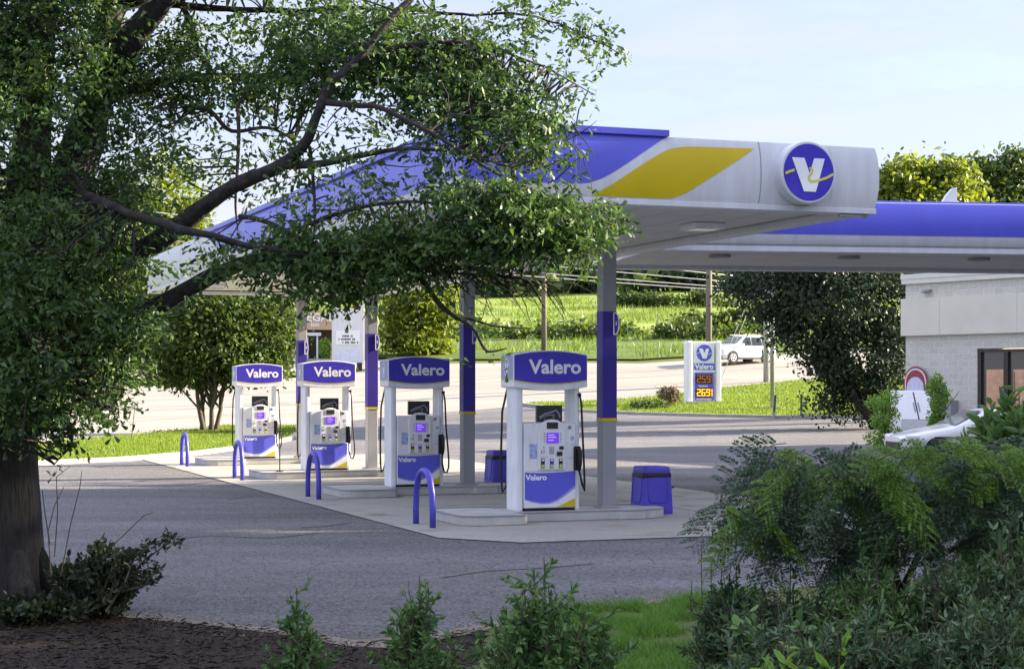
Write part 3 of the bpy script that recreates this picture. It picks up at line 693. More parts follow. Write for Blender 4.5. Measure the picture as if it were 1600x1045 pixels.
# ---------------------------------------------------------------- fuel pumps
def arch(x0, x1, z, h, n=13, flip=False):
    xs = np.linspace(x0, x1, n); m_ = (x0 + x1) / 2; hw = (x1 - x0) / 2
    return [(x, z + h * (1 - ((x - m_) / hw) ** 2)) for x in xs]
def make_pump(hose):
    t = thing('fuel_pump', (0, 0, .15), 'x', 'fuel pump', TH, 'fuel pumps in a row under the canopy')
    fy = -.26
    mb = MB(); mb.box(-.415, .415, fy, .26, .055, 1.325); mb.build('cabinet', M['white'], t, bevel=.012)
    mb = MB(); mb.box(-.405, .405, fy + .02, .24, 0, .054); mb.build('kick_plate', M['black'], t)
    for a, b in ((-.53, -.42), (.42, .50)):
        mb = MB(); mb.box(a, b, fy + .02, .22, 0, 1.90); mb.build('pillar', M['white'], t, smooth=False, bevel=.035)
    # lower panel with the swoosh
    mb = MB(); mb.box(-.41, .41, fy - .012, fy - .001, .065, .60); lp = mb.build('lower_panel', M['white2'], t)
    y = fy - .012
    xs = np.linspace(-.41, .41, 30)
    lo = [ip(x, [-.41, -.3, -.15, 0, .12, .25, .41], [.20, .165, .135, .135, .175, .255, .365]) for x in xs]
    lo2 = [a + .055 * max(0, (x + .1)) for a, x in zip(lo, xs)]
    top = [.595 - .01 * math.sin((x + .41) * 5) for x in xs]
    mb = MB(); mb.grid([[(x, y - .002, a + (b - a) * k) for k in (0, 1)] for x, a, b in zip(xs, lo2, top)]); mb.build('blue_field', M['fascia_blue'], lp)
    M.setdefault('paleblue', mat('swoosh_pale_blue', (.30, .32, .75), .4))
    mb = MB(); mb.grid([[(x, y - .002, z) for z in (a - .018, a + .0 + .055 * max(0, x + .1))] for x, a in zip(xs, lo)]); mb.build('pale_swoosh', M['paleblue'], lp)
    mb = MB(); xs2 = np.linspace(.10, .41, 10); mb.grid([[(x, y - .003, z) for z in (.068, .07 + .13 * ((x - .1) / .31) ** 1.2)] for x in xs2]); mb.build('yellow_corner', M['yellow'], lp)
    put_text(MB(), 'Valero', .115, (-.225, y - .004, .515), (1, 0, 0), (0, 0, 1), .035, .002, sx=1.1).build('lettering', M['letter'], lp)
    # upper panel and bezel
    mb = MB(); mb.box(-.41, .41, fy - .016, fy - .001, .615, 1.32); up = mb.build('upper_panel', M['white'], t, bevel=.006)
    poly = [(-.20, .63), (.235, .63)] + arch(.235, -.20, 1.30, .09)
    mb = MB(); mb.prism(poly, fy - .05, fy - .016, 'y'); bz = mb.build('bezel', M['white2'], up, bevel=.012)
    yb = fy - .051
    mb = MB(); mb.box(-.07, .11, yb - .008, yb, 1.25, 1.345); mb.build('price_slot', M['dark'], bz)
    mb = MB(); mb.box(-.075, .125, yb - .006, yb, 1.03, 1.19); sn = mb.build('display', M['screen'], bz)
    mb = MB()
    for z, w_ in ((1.15, .10), (1.115, .13), (1.07, .09)): mb.box(-.05, -.05 + w_, yb - .008, yb - .0065, z, z + .012)
    mb.build('display_text', M['screenglyph'], sn)
    mb = MB()
    for sx in (-.115, .15):
        for z in (1.05, 1.09, 1.13, 1.17): mb.box(sx, sx + .016, yb - .006, yb, z, z + .012)
    mb.build('soft_key', M['dark'], bz)
    mb = MB(); mb.box(.135, .20, yb - .012, yb, .935, .985); mb.build('card_slot', M['dark'], bz)
    mb = MB(); mb.box(.09, .18, yb - .02, yb, .84, .905); mb.build('reader', M['dark'], bz, bevel=.006)
    mb = MB()
    for i in range(3):
        for j in range(4): mb.box(-.03 + i * .028, -.01 + i * .028, yb - .007, yb, .87 + j * .03, .888 + j * .03)
    mb.build('keypad', M['grey'], bz)
    mb = MB(); mb.box(-.13, -.112, yb - .01, yb, .96, .985); mb.box(-.16, -.15, yb - .01, yb, .88, .93); mb.box(-.12, -.11, yb - .01, yb, .88, .93); mb.box(-.17, -.05, yb - .004, yb, .82, .826); mb.build('receipt_slot', M['grey'], bz)
    for i, x in enumerate((-.135, .01, .155)):
        mb = MB(); mb.box(x - .03, x + .03, yb - .012, yb, .655, .80); gb = mb.build('grade_button', M['dark'] if i != 1 else M['blue'], bz, bevel=.004)
        mb = MB(); mb.box(x - .025, x + .025, yb - .016, yb - .012, .66, .715); mb.build('push_pad', M['greenkey'], gb)
        mb = MB(); mb.box(x - .02, x + .02, yb - .014, yb - .012, .765, .79); mb.build('octane_tab', M['letter'], gb)
    mb = MB(); mb.box(-.335, -.215, fy - .019, fy - .016, .80, 1.02); mb.build('sticker', M['sticker'], up)
    mb = MB(); mb.cyl((.315, fy - .015, 1.265), (0, -1, 0), .03, .012, 16); mb.build('lock', M['grey'], up)
    mb = MB(); mb.box(.335, .385, fy - .019, fy - .016, 1.07, 1.13); mb.box(.34, .40, fy - .019, fy - .016, 1.02, 1.03); mb.box(.33, .40, fy - .019, fy - .016, .99, 1.0); mb.box(.30, .38, fy - .019, fy - .016, .80, .812); mb.build('decal', M['sticker'], up)
    # nozzle in its holster
    mb = MB(); mb.box(.375, .455, fy - .07, fy - .016, .615, .98); ho = mb.build('nozzle_holster', M['black'], t, bevel=.015)
    mb = MB(); mb.tube([(.415, fy - .08, .93), (.42, fy - .13, .96), (.43, fy - .15, .90), (.435, fy - .145, .72), (.43, fy - .12, .60)], [.022, .03, .032, .03, .02], 10)
    mb.tube([(.425, fy - .15, .88), (.425, fy - .20, .82), (.43, fy - .20, .72), (.435, fy - .15, .66)], .011, 8); mb.build('nozzle', M['black'], t, smooth=True)
    mb = MB(); mb.tube(hose, .017, 10); mb.build('hose', M['black'], t, smooth=True)
    mb = MB(); mb.tube([(-.5, .24, 1.85), (-.56, .30, 1.5), (-.575, .31, .9), (-.57, .31, .42), (-.55, .31, .26), (-.50, .30, .35), (-.44, .29, .62)], .017, 10); mb.build('hose', M['black'], t, smooth=True)
    mb = MB(); mb.cyl((.485, fy + .02, 1.76), (0, -1, 0), .03, .03, 14); mb.build('hose_swivel', M['dark'], t)
    # topper screen
    mb = MB(); mb.box(-.15, .26, -.12, -.04, 1.345, 1.60); ts = mb.build('topper_screen', M['dark'], t, bevel=.008)
    mb = MB()
    put_strip(mb, [(-.17, -.05), (-.08, .0), (.04, .03), (.10, .055), (.15, .0), (.165, -.06)], .010, (.055, -.1215, 1.47), (1, 0, 0), (0, 0, 1), .001)
    put_strip(mb, [(-.165, -.075), (-.09, -.035), (.0, -.015), (.08, -.02)], .006, (.055, -.1215, 1.47), (1, 0, 0), (0, 0, 1), .001)
    for x, z in ((-.08, -.09), (.06, -.05), (.13, -.1)): put_poly(mb, [(x + a, z + b) for a, b in circle(.013, 12)], (.055, -.1215, 1.47), (1, 0, 0), (0, 0, 1), .001)
    M.setdefault('swooshgrey', mat('screen_swoosh', (.32, .32, .38), .4))
    mb.build('screen_picture', M['swooshgrey'], ts)
    mb = MB(); mb.box(-.03, .14, -.10, -.06, 1.325, 1.345); mb.build('screen_mount', M['dark'], t)
    # lit head with the arched top
    hw = .60
    poly = arch(-hw, hw, 1.875, -.05) + arch(hw, -hw, 2.365, .065)
    mb = MB(); mb.prism(poly, -.30, .26, 'y'); hd = mb.build('head', M['white'], t, bevel=.012)
    def head_sheet(z0, h0, z1, h1, off, m, nm, x0=-hw + .012, x1=hw - .012):
        a, b = arch(x0, x1, z0, h0, 25), arch(x0, x1, z1, h1, 25)
        mb = MB(); mb.grid([[(p[0], -.30 - off, p[1]), (p[0], -.30 - off, q[1])] for p, q in zip(a, b)]); return mb.build(nm, m, hd)
    head_sheet(1.985, -.055, 2.352, .062, .004, M['blue'], 'sign_face')
    head_sheet(1.965, -.055, 1.985, -.055, .004, M['lime'], 'lime_stripe')
    put_text(MB(), 'Valero', .29, (.075, -.3045, 2.172), (1, 0, 0), (0, 0, 1), .028, .002, sx=1.08).build('lettering', M['letter'], hd)
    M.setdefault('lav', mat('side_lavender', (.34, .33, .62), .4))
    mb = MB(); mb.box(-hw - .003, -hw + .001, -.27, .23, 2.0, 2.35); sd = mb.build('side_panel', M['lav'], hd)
    mb = MB(); mb.box(-hw - .004, -hw + .001, -.27, .23, 1.975, 1.999); mb.build('lime_stripe', M['lime'], hd)
    mb = MB()
    put_strip(mb, circle(.125, 40) + circle(.125, 40)[:2], .008, (-hw - .004, -.02, 2.175), (0, -1, 0), (0, 0, 1), .003)
    put_poly(mb, [(x * .12, y * .12) for x, y in VPOLY], (-hw - .004, -.02, 2.175), (0, -1, 0), (0, 0, 1), .003)
    mb.build('side_emblem', M['letter'], sd)
    return t
def hose_path(loop):
    if not loop: return [(.485, -.27, 1.76), (.495, -.31, 1.6), (.51, -.33, 1.1), (.525, -.34, .7), (.535, -.34, .42), (.53, -.345, .31), (.49, -.36, .40), (.45, -.37, .55), (.43, -.38, .62)]
    return [(.485, -.27, 1.76), (.50, -.31, 1.6), (.515, -.33, 1.1), (.545, -.34, .75), (.565, -.34, .50), (.56, -.34, .36), (.525, -.35, .27), (.47, -.36, .28), (.43, -.37, .42), (.42, -.38, .60)]
pl = ['nearest and tallest-looking white and blue fuel pump, beside the column with the blue litter bin',
      'fuel pump directly behind the nearest one, partly hidden by a blue hoop bollard',
      'third white and blue fuel pump from the camera, right of the thin stand',
      'farthest fuel pump, sunlit, with paler blue head in front of the small multi-stemmed tree']
p0 = make_pump(hose_path(False))
pA = make_pump(hose_path(True))
pumps = [p0, pA, copy_tree(pA), copy_tree(pA)]
for k, p in enumerate(pumps):
    p.location = S(-.12 if k == 3 else 0, k * SP, .15); p['label'] = pl[k]

# islands, hoops
def rounded(u0, u1, v0, v1, r, n=6, only_left=False):
    pts = []
    for cx, cy, a0 in ((u0 + r, v0 + r, math.pi), (u1 - r, v0 + r, 1.5 * math.pi), (u1 - r, v1 - r, 0), (u0 + r, v1 - r, .5 * math.pi)):
        pts += [(cx + r * math.cos(a0 + i / n * math.pi / 2), cy + r * math.sin(a0 + i / n * math.pi / 2)) for i in range(n + 1)]
    return pts
def island_outline(g=0):
    a = []
    r = .30; n = 6
    def cor(cx, cy, a0): return [(cx + (r + g) * math.cos(a0 + i / n * math.pi / 2), cy + (r + g) * math.sin(a0 + i / n * math.pi / 2)) for i in range(n + 1)]
    a += cor(-1.62 + r, -.95 + r, math.pi)
    a += [(-.66, -.95 - g), (-.60 + g, -.88), (-.60 + g, -.50 - g), (1.0, -.50 - g), (1.03, -.56 - g), (1.45, -.56 - g), (1.5, -.50 - g), (1.55, -.50 - g)]
    a += [(1.55 + .42 * math.sin(q), .05 - (.55 + g) * math.cos(q)) for q in np.linspace(.2, math.pi - .2, 9)]
    a += [(1.55, .60 + g), (-.60 + g, .60 + g), (-.60 + g, .74), (-.66, .80 + g)]
    a += cor(-1.62 + r, .80 - r, .5 * math.pi)
    return a
isl_l = ['kerbed concrete pump island under the nearest fuel pump', 'kerbed concrete pump island under the second-nearest fuel pump', 'kerbed concrete pump island under the third fuel pump, carrying the thin stand', 'sunlit kerbed concrete pump island under the farthest fuel pump']
hoop_l = ['blue hoop bollard nearest the camera, at the end of the front island', 'blue hoop bollard second from the camera, before the lower panel of the second pump', 'dark blue hoop bollard before the thin stand and farthest pump', 'farthest blue hoop bollard, pale and sunlit beside the strip of grass']
it = thing('pump_island', (0, 0, 0), isl_l[0], 'island', TH, 'pump islands')
mb = MB(); mb.prism(island_outline(), .0, .142, 'z'); mb.build('slab', M['island'], it, bevel=.015)
mb = MB(); o_ = island_outline(.012); i_ = island_outline(-.02)
mb.grid([[(*a, .135), (*a, .150), (*b, .150)] for a, b in zip(o_ + o_[:1], i_ + i_[:1])]); mb.build('steel_edge', M['post'], it)
ht = MB(); d = .40; H = .80
pts = [(0, -d, -.02), (0, -d, .25), (0, -d * .93, .48)] + [(0, -d * .86 * math.cos(a), .48 + .32 * math.sin(a)) for a in np.linspace(.25, math.pi - .25, 11)] + [(0, d * .93, .48), (0, d, .25), (0, d, -.02)]
ht.tube(pts, .046, 14)
hm = ht.build('hoop_bollard', M['hoop'], None, smooth=True)
for k in range(4):
    i2 = it if k == 0 else copy_tree(it); i2.location = S(0, k * SP, .019); i2['label'] = isl_l[k]
    h2 = hm if k == 0 else hm.copy()
    if k: COL.objects.link(h2)
    h2.location = S(-2.08, k * SP - .55, .018); h2.rotation_euler = (0, 0, TH); tag(h2, hoop_l[k], 'bollard', 'blue hoop bollards at the island ends')

# thin stand on the third island, litter bins
st = thing('stand', S(-1.15, 2 * SP - .45, .17), 'thin black stand with a small holder on the third pump island', 'stand', TH)
mb = MB(); mb.tube([(0, 0, 0), (0, 0, .88)], .013, 8); mb.build('post', M['black'], st)
mb = MB(); mb.box(-.07, .07, -.012, .012, .86, .878); mb.box(-.07, -.055, -.012, .012, .76, .86); mb.box(.055, .07, -.012, .012, .76, .86); mb.build('holder', M['dark'], st)
mb = MB(); mb.cyl((0, 0, 0), (0, 0, 1), .09, .012, 16); mb.build('foot', M['black'], st)
def make_bin():
    b = thing('litter_bin', (0, 0, 0), 'x', 'litter bin', TH, 'blue litter bins')
    def ring(h, z, r=.06): return [(x, y, z) for x, y in rounded(-h, h, -h, h, r, 4)]
    prof = [(.262, 0), (.268, .03), (.268, .10), (.243, .60), (.238, .64)]
    mb = MB(); P_ = [ring(h, z) + ring(h, z)[:1] for h, z in prof]; mb.grid(P_); mb.build('body', M['bin'], b, smooth=True)
    mb = MB(); P_ = [ring(h, z) + ring(h, z)[:1] for h, z in ((.235, .64), (.235, .67), (.230, .735), (.215, .75))]; mb.grid(P_)
    mb.prism([(x, y) for x, y in rounded(-.215, .215, -.215, .215, .05, 4)], .74, .749, 'z'); mb.build('lid', M['bin'], b, smooth=True)
    mb = MB(); r_ = random.Random(3)
    q = [ring(.249, .58), ring(.252, .60), ring(.246, .635), ring(.240, .65)]
    q = [[(x * (1 + r_.uniform(-.006, .01)), y * (1 + r_.uniform(-.006, .01)), z + r_.uniform(-.012, .012)) for x, y, z in rr] for rr in q]
    mb.grid([rr + rr[:1] for rr in q]); mb.build('liner', M['black'], b)
    # moulded arch on the front and side faces
    mb = MB()
    def slope(z): return .268 - .025 * (z - .10) / .5
    for sgn, ax in ((-1, 'y'), (-1, 'x'), (1, 'x')):
        pts = [(-.17, .58), (-.17, .25), (-.13, .19), (.13, .19), (.17, .25), (.17, .58)]
        pp = [(p[0], sgn * (slope(p[1]) + .003), p[1]) if ax == 'y' else (sgn * (slope(p[1]) + .003), p[0], p[1]) for p in pts]
        mb.tube(pp, .010, 6)
    mb.build('moulding', M['bin'], b, smooth=True)
    mb = MB(); mb.tube([(.25, .0, .34), (.33, -.01, .38), (.39, -.01, .42)], .012, 6); mb.build('handle', M['black'], b)
    return b
b1 = make_bin(); b1.location = S(2.03, .47, .02); b1['label'] = 'blue litter bin with black liner standing right of the nearest column'
b2 = copy_tree(b1); b2.location = S(2.05, SP + .9, .02); b2['label'] = 'blue litter bin half hidden behind the nearest fuel pump'

# ---------------------------------------------------------------- price sign, poles, posts
SG = ground(1099, 631); SG.z = ztf(SG.x, SG.y)
ps = thing('price_sign', SG, 'white and blue fuel price sign with orange numerals on the lawn by the road', 'sign', R(16))
sc_ = SG.y / F
W2, H2 = 24 * sc_, 97 * sc_
mb = MB(); mb.box(-W2 * .72, W2 * .72, -.10, .36, .09, H2); mb.build('cabinet', M['white'], ps, bevel=.02)
for sx in (-1, 1):
    mb = MB(); mb.box(sx * W2 - .14, sx * W2 + .14, -.16, .42, .05, H2 + .03); mb.build('side_cover', M['white'], ps, bevel=.06)
mb = MB(); mb.box(-W2 * 1.6, W2 * 1.5, -.35, .6, -.3, .12); mb.build('plinth', M['kerb'], ps)
PW = W2 * .70; y = -.105
def panel(z0, z1, m, nm, inset=0, off=0):
    mb = MB(); mb.box(-PW + inset, PW - inset, y - .012 - off, y - off, z0 * H2, z1 * H2); return mb.build(nm, m, ps)
panel(.655, .985, M['white2'], 'emblem_panel')
emblem(ps, (0, y - .013, .82 * H2), (1, 0, 0), (0, 0, 1), .135 * H2, .006, ribbon=False, disc=M['fascia_blue'])
for pts, o_ in (([(-.95, -.08), (-.7, -.0), (-.5, .06)], .004), ([(.0, -.2), (.12, -.3), (.5, -.2), (.95, 0)], .007)): put_strip(MB(), pts, .03, (0, y - .02, .82 * H2), (.42, 0, 0), (0, 0, .42), o_).build('emblem_ribbon', M['white2'], ps)
nb = panel(.545, .65, M['fascia_blue'], 'name_band')
put_text(MB(), 'Valero', .36, (0, y - .014, .597 * H2), (1, 0, 0), (0, 0, 1), .03, sx=1.02).build('lettering', M['letter'], nb)
pp = panel(.05, .50, M['fascia_blue'], 'price_panel', .02)
SEG = {'2': 'abged', '5': 'afgcd', '9': 'abcdfg', '6': 'afgedc', '0': 'abcdef', '1': 'bc'}
def digit(mb, ch, x, z, w, h, yy):
    t_ = w * .24
    B = {'a': (0, w, h - t_, h), 'g': (0, w, h / 2 - t_ / 2, h / 2 + t_ / 2), 'd': (0, w, 0, t_), 'f': (0, t_, h / 2, h), 'b': (w - t_, w, h / 2, h), 'e': (0, t_, 0, h / 2), 'c': (w - t_, w, 0, h / 2)}
    for i, s in enumerate(SEG[ch]):
        a = B[s]; e_ = .0006 * i; mb.box(x + a[0], x + a[1], yy - .01 - e_, yy, z + a[2], z + a[3])
for z0, z1, m, tx in ((.325, .475, 'orange_dim', '259'), (.11, .255, 'orange', '269')):
    mb = MB(); mb.box(-PW + .09, PW - .13, y - .03, y - .013, z0 * H2, z1 * H2); db = mb.build('price_display', M['black'], pp)
    mb = MB(); h_ = (z1 - z0) * H2 * .78; w_ = h_ * .56; x = -PW + .14
    for c in tx: digit(mb, c, x, z0 * H2 + h_ * .14, w_, h_, y - .031); x += w_ * 1.26
    mb.box(-PW + .13 + w_ * 1.1, -PW + .13 + w_ * 1.2, y - .041, y - .031, z0 * H2 + h_ * .14, z0 * H2 + h_ * .24)
    digit(mb, '9', x, z0 * H2 + h_ * .60, w_ * .42, h_ * .5, y - .031); mb.box(x, x + w_ * .45, y - .041, y - .031, z0 * H2 + h_ * .49, z0 * H2 + h_ * .535)
    x2 = x
    digit(mb, '1', x2 - w_ * .12, z0 * H2 + h_ * .14, w_ * .2, h_ * .3, y - .031); digit(mb, '0', x2 + w_ * .2, z0 * H2 + h_ * .14, w_ * .28, h_ * .3, y - .031)
    mb.build('price_numerals', M[m], db)
mb = MB(); rr = random.Random(5)
for z, a, b in ((.285, -.55, .35), (.075, -.8, .75)):
    x = a * PW
    while x < b * PW: w_ = rr.uniform(.035, .07); mb.box(x, x + w_, y - .018, y - .0125, z * H2 - .04, z * H2 + .04); x += w_ + .02
mb.build('caption', M['fascia_white'], pp)
mb = MB(); mb.box(-PW, PW + .05, y - .02, y - .001, .512 * H2, .535 * H2); mb.build('divider', M['white2'], ps)

def pole(name, px, py, r, h, m, label, cat, lean=0, extra=None):
    g = ground(px, py); t = thing(name, g, label, cat)
    mb = MB(); mb.tube([(0, 0, -.3), (lean * .5, 0, h / 2), (lean, 0, h)], [r * 1.12, r, r * .85], 14); mb.build('shaft', m, t, smooth=True)
    return t, g
up1, g1 = pole('utility_pole', 1107, 603, .17, 10.5, M['wood'], 'weathered wooden utility pole rising behind the fuel price sign', 'utility pole', .05)
up2, g2 = pole('utility_pole', 850, 556, .17, 11, M['wood'], 'thin reddish wooden utility pole across the road, between the two nearest columns', 'utility pole')
up3, g3 = pole('utility_pole', 1197, 597, .14, 8.5, M['steel'], 'grey double sign post before the white vehicle on the road', 'post')
mb = MB(); mb.tube([(.32, .1, -.3), (.32, .1, 8.4)], .09, 12); mb.build('second_shaft', M['white'], up3, smooth=True)
mb = MB(); mb.box(-.2, .5, -.06, .04, 2.55, 2.7); mb.build('cross_bar', M['steel'], up3)
for t_, h_ in ((up1, 10.0), (up2, 10.4)):
    mb = MB(); mb.box(-1.1, 1.1, -.06, .06, h_, h_ + .13); cb = mb.build('cross_arm', M['wood'], t_)
    mb = MB()
    for x in (-1, -.4, .4, 1): mb.cyl((x, 0, h_ + .13), (0, 0, 1), .05, .14, 8)
    mb.build('insulator', M['grey'], cb)
lp_, gl = pole('light_pole', 1207, 641, .09, 8.2, M['steel'], 'slender galvanised light pole on a low footing right of the price sign', 'light pole')
mb = MB(); mb.box(-.36, .36, -.25, .25, -.2, .17); mb.build('footing', M['kerb'], lp_)
mb = MB(); mb.tube([(0, 0, 8.15), (-.5, -.1, 8.35), (-1.0, -.2, 8.35)], .05, 8); mb.box(-1.5, -.95, -.33, -.07, 8.28, 8.42); mb.build('lamp_arm', M['steel'], lp_)
for px, py, lb in ((1208.5, 654, 'thin green marker post leaning in front of the light pole footing'), (1252, 653, 'thin green marker post standing alone right of the light pole')):
    g = ground(px, py); t_ = thing('marker_post', g, lb, 'post', 0, 'green marker posts at the lot edge')
    h_ = 37 * g.y / F; ln = .10 if px < 1220 else 0
    mb = MB(); mb.tube([(0, 0, -.1), (ln * .9, 0, h_)], .055, 8); mb.build('shaft', M['bollard_green'], t_)
    mb = MB(); mb.tube([(-.0, 0, .0), (ln * .2, 0, .3)], .07, 8); mb.build('sleeve', M['steel'], t_)
# rod in the left lawn
g = ground(206, 692); t_ = thing('guy_rod', g, 'thin rusty rod standing in the left grass strip under the oak branches', 'rod')
h_ = 64 * g.y / F
mb = MB(); mb.tube([(-.03, 0, -.1), (.12, .02, h_)], .02, 6); mb.build('shaft', M['wood'], t_)
mb = MB(); mb.tube([(.12, .02, h_ - .05), (.14, .02, h_ + .9), (.22, .02, h_ + 1.1)], .006, 5); mb.build('wire_end', M['wire'], t_)
# overhead wires
def wire(a, b, sag, label):
    a, b = Vector(a), Vector(b); pts = [a.lerp(b, q) - Vector((0, 0, sag * 4 * q * (1 - q))) for q in np.linspace(0, 1, 17)]
    o = MB().tube(pts, .028, 5).build('overhead_wire', M['wire'], None, smooth=True); return tag(o, label, 'wire', 'overhead wires along the road')
Yw = g1.y + .05
for (x0, y0, x1, y1, lb) in ((-300, 262, 1160, 432, 'topmost overhead wire passing the wooden pole behind the price sign'), (-300, 290, 1170, 443, 'second overhead wire from the top, just under the topmost at the wooden pole'),
                             (-300, 318, 1180, 452, 'third overhead wire from the top at the wooden pole'), (-300, 330, 1200, 458, 'lowest overhead wire at the wooden pole')):
    wire(at(x0, y0, Yw - 8), at(x1, y1, Yw + 2.2), .25, lb)
for i, (xa, ya, xb, yb) in enumerate(((1171, 480, 1120, 608), (1165, 480, 1118, 600))):
    a = at(xa, ya, 88); b = ground(xb - (4 if i else 0), yb + 2)
    o = MB().tube([a + (a - b) * .8, b], .018, 5).build('guy_wire', M['wire'], None); tag(o, ['right one of the two slanting guy wires over the white vehicle', 'left one of the two slanting guy wires over the white vehicle'][i], 'wire', 'guy wires')

# ---------------------------------------------------------------- vehicles
def make_car(name, loc, rz, label, st, L, hw, wheel_r, wx, glass, extra=None):
    """st: stations (x, z_low, z_belt, z_roof, belt half width factor); nose at -x"""
    t = thing(name, loc, label, 'car', rz)
    P_ = []
    for x, zl, zb, zr, wf in st:
        w_ = hw * wf; rw = w_ * (.80 if zr > zb + .15 else .9)
        row = [(x, -w_ * .88, zl), (x, -w_ * .97, zl + .10), (x, -w_, zl + (zb - zl) * .45), (x, -w_ * .985, zb - .10), (x, -w_ * .95, zb), (x, -rw, zr - .05), (x, -rw * .86, zr)]
        P_.append(row + [(a, -b, c) for a, b, c in row[::-1]])
    mb = MB(); mb.grid(P_); n_ = len(P_[0])
    mb.add(P_[0], [tuple(range(n_))]); mb.add(P_[-1], [tuple(range(n_))])
    bo = mb.build('body', M['carwhite'], t, smooth=True); sb_ = bo.modifiers.new('smooth', 'SUBSURF'); sb_.levels = sb_.render_levels = 2
    for w0 in wx:
        for sy in (-1, 1):
            yo = sy * (hw - .02)
            mb = MB(); mb.cyl((w0, yo - sy * .03, wheel_r + .02), (0, sy, 0), wheel_r * 1.17, .045, 28); mb.build('wheel_arch', M['dark'], t)
            mb = MB(); mb.cyl((w0, yo - sy * .18, wheel_r), (0, sy, 0), wheel_r, .215, 28); ty = mb.build('wheel', M['tyre'], t, bevel=.02)
            mb = MB(); mb.cyl((w0, yo + sy * .036, wheel_r), (0, sy, 0), wheel_r * .68, .012, 24); rm = mb.build('rim', M['rim'], ty)
            mb = MB()
            for q in range(5):
                a = q * 2 * math.pi / 5 + .3; c = Vector((w0 + wheel_r * .38 * math.cos(a), yo + sy * .05, wheel_r + wheel_r * .38 * math.sin(a)))
                mb.cyl(c, (0, sy, 0), wheel_r * .15, .003, 10)
            mb.build('spoke_gap', M['dark'], rm)
    for nm, pts in glass:
        mb = MB()
        mb.add(pts, [tuple(range(len(pts)))]); mb.build(nm, M['glass'], t)
    if extra: extra(t)
    return t
def side_pane(x0, x1, xt0, xt1, zb, zt_, hwb, hwt, sy): return [(x0, sy * hwb, zb), (x1, sy * hwb, zb), (xt1, sy * hwt, zt_), (xt0, sy * hwt, zt_)]
CG = ground(1157, 568)
stS = [(-2.22, .42, .80, .98, .80), (-2.12, .30, .84, 1.06, .92), (-1.7, .26, .88, 1.12, .99), (-1.15, .26, .98, 1.18, 1), (-.95, .26, 1.02, 1.26, 1), (-.35, .26, 1.06, 1.72, 1), (.2, .26, 1.06, 1.78, 1), (1.2, .26, 1.08, 1.78, 1), (1.85, .28, 1.08, 1.70, .98), (2.12, .34, 1.06, 1.40, .95), (2.2, .42, .98, 1.10, .9)]
gl = [('windscreen', [(-1.02, -.70, 1.26), (-1.02, .70, 1.26), (-.36, .62, 1.69), (-.36, -.62, 1.69)])]
for sy in (-1, 1):
    for a, b, c, d in ((-.70, .12, -.27, .12), (.2, 1.0, .2, .98), (1.08, 1.85, 1.06, 1.62)):
        gl.append(('side_window', side_pane(a, b, c, d, 1.12, 1.64, .925, .785, sy)))
def suv_extra(t):
    mb = MB(); mb.box(-2.25, -2.19, -.62, .62, .78, .94); mb.build('grille', M['dark'], t, bevel=.02)
    mb = MB(); mb.box(-2.26, -2.16, -.80, .80, .30, .48); mb.build('lower_grille', M['dark'], t, bevel=.02)
    for sy in (-1, 1):
        mb = MB(); mb.box(-2.24, -2.02, sy * .82 - .11, sy * .82 + .09, .80, .98); mb.build('headlight', M['lamp'], t, bevel=.04)
        mb = MB(); mb.box(-.80, -.62, sy * 1.03 - .10, sy * 1.03 + .10, 1.08, 1.24); mb.build('mirror', M['carwhite'], t, bevel=.04)
        mb = MB(); mb.box(-.3, 1.6, sy * .66 - .02, sy * .66 + .02, 1.79, 1.83); mb.build('roof_rail', M['steel'], t)
        for x in (.1, .95): mb = MB(); mb.box(x - .1, x + .05, sy * .955 - .02, sy * .955 + .02, .98, 1.01); mb.build('door_handle', M['carwhite'], t)
        mb = MB()
        for x in (-.75, .16, 1.04): mb.box(x, x + .012, sy * .945 - .003 if sy > 0 else sy * .945 - .02, sy * .945 + .02 if sy > 0 else sy * .945 + .003, .40, 1.06)
        mb.box(-1.2, 1.3, sy * .93 - .03, sy * .93 + .03, .27, .36); mb.build('sill_trim', M['dark'], t)
suv = make_car('sport_utility_vehicle', CG, R(33), 'white boxy sport utility vehicle driving on the road behind the price sign', stS, 4.4, .95, .36, (-1.38, 1.36), gl, suv_extra)
PCar = Vector((12.1, 45.8, 0))
stC = [(-2.28, .40, .60, .70, .72), (-2.15, .28, .64, .76, .88), (-1.7, .22, .72, .86, .97), (-1.1, .22, .82, .96, 1), (-.85, .22, .86, 1.0, 1), (-.1, .22, .90, 1.40, 1), (.4, .22, .90, 1.46, 1), (1.0, .22, .92, 1.42, 1), (1.75, .24, .94, 1.12, .98), (2.15, .3, .90, 1.04, .92), (2.3, .42, .80, .92, .82)]
gl = [('windscreen', [(-.90, -.70, 1.0), (-.90, .70, 1.0), (-.12, .60, 1.375), (-.12, -.60, 1.375)])]
for sy in (-1, 1):
    for a, b, c, d in ((-.62, .30, .0, .30), (.38, 1.3, .38, 1.02)): gl.append(('side_window', side_pane(a, b, c, d, .96, 1.34, .885, .76, sy)))
def sed_extra(t):
    mb = MB(); mb.box(-2.31, -2.2, -.5, .5, .42, .58); mb.build('grille', M['dark'], t, bevel=.02)
    for sy in (-1, 1):
        mb = MB(); mb.box(-2.22, -1.86, sy * .74 - .09, sy * .74 + .07, .62, .76); mb.build('headlight', M['lamp'], t, bevel=.04)
        mb = MB(); mb.box(-.62, -.46, sy * 1.0 - .10, sy * 1.0 + .10, .94, 1.08); mb.build('mirror', M['carwhite'], t, bevel=.04)
        mb = MB(); mb.box(-1.5, 1.9, sy * .90 - .02, sy * .90 + .02, .70, .72); mb.build('body_crease', M['dark'], t)
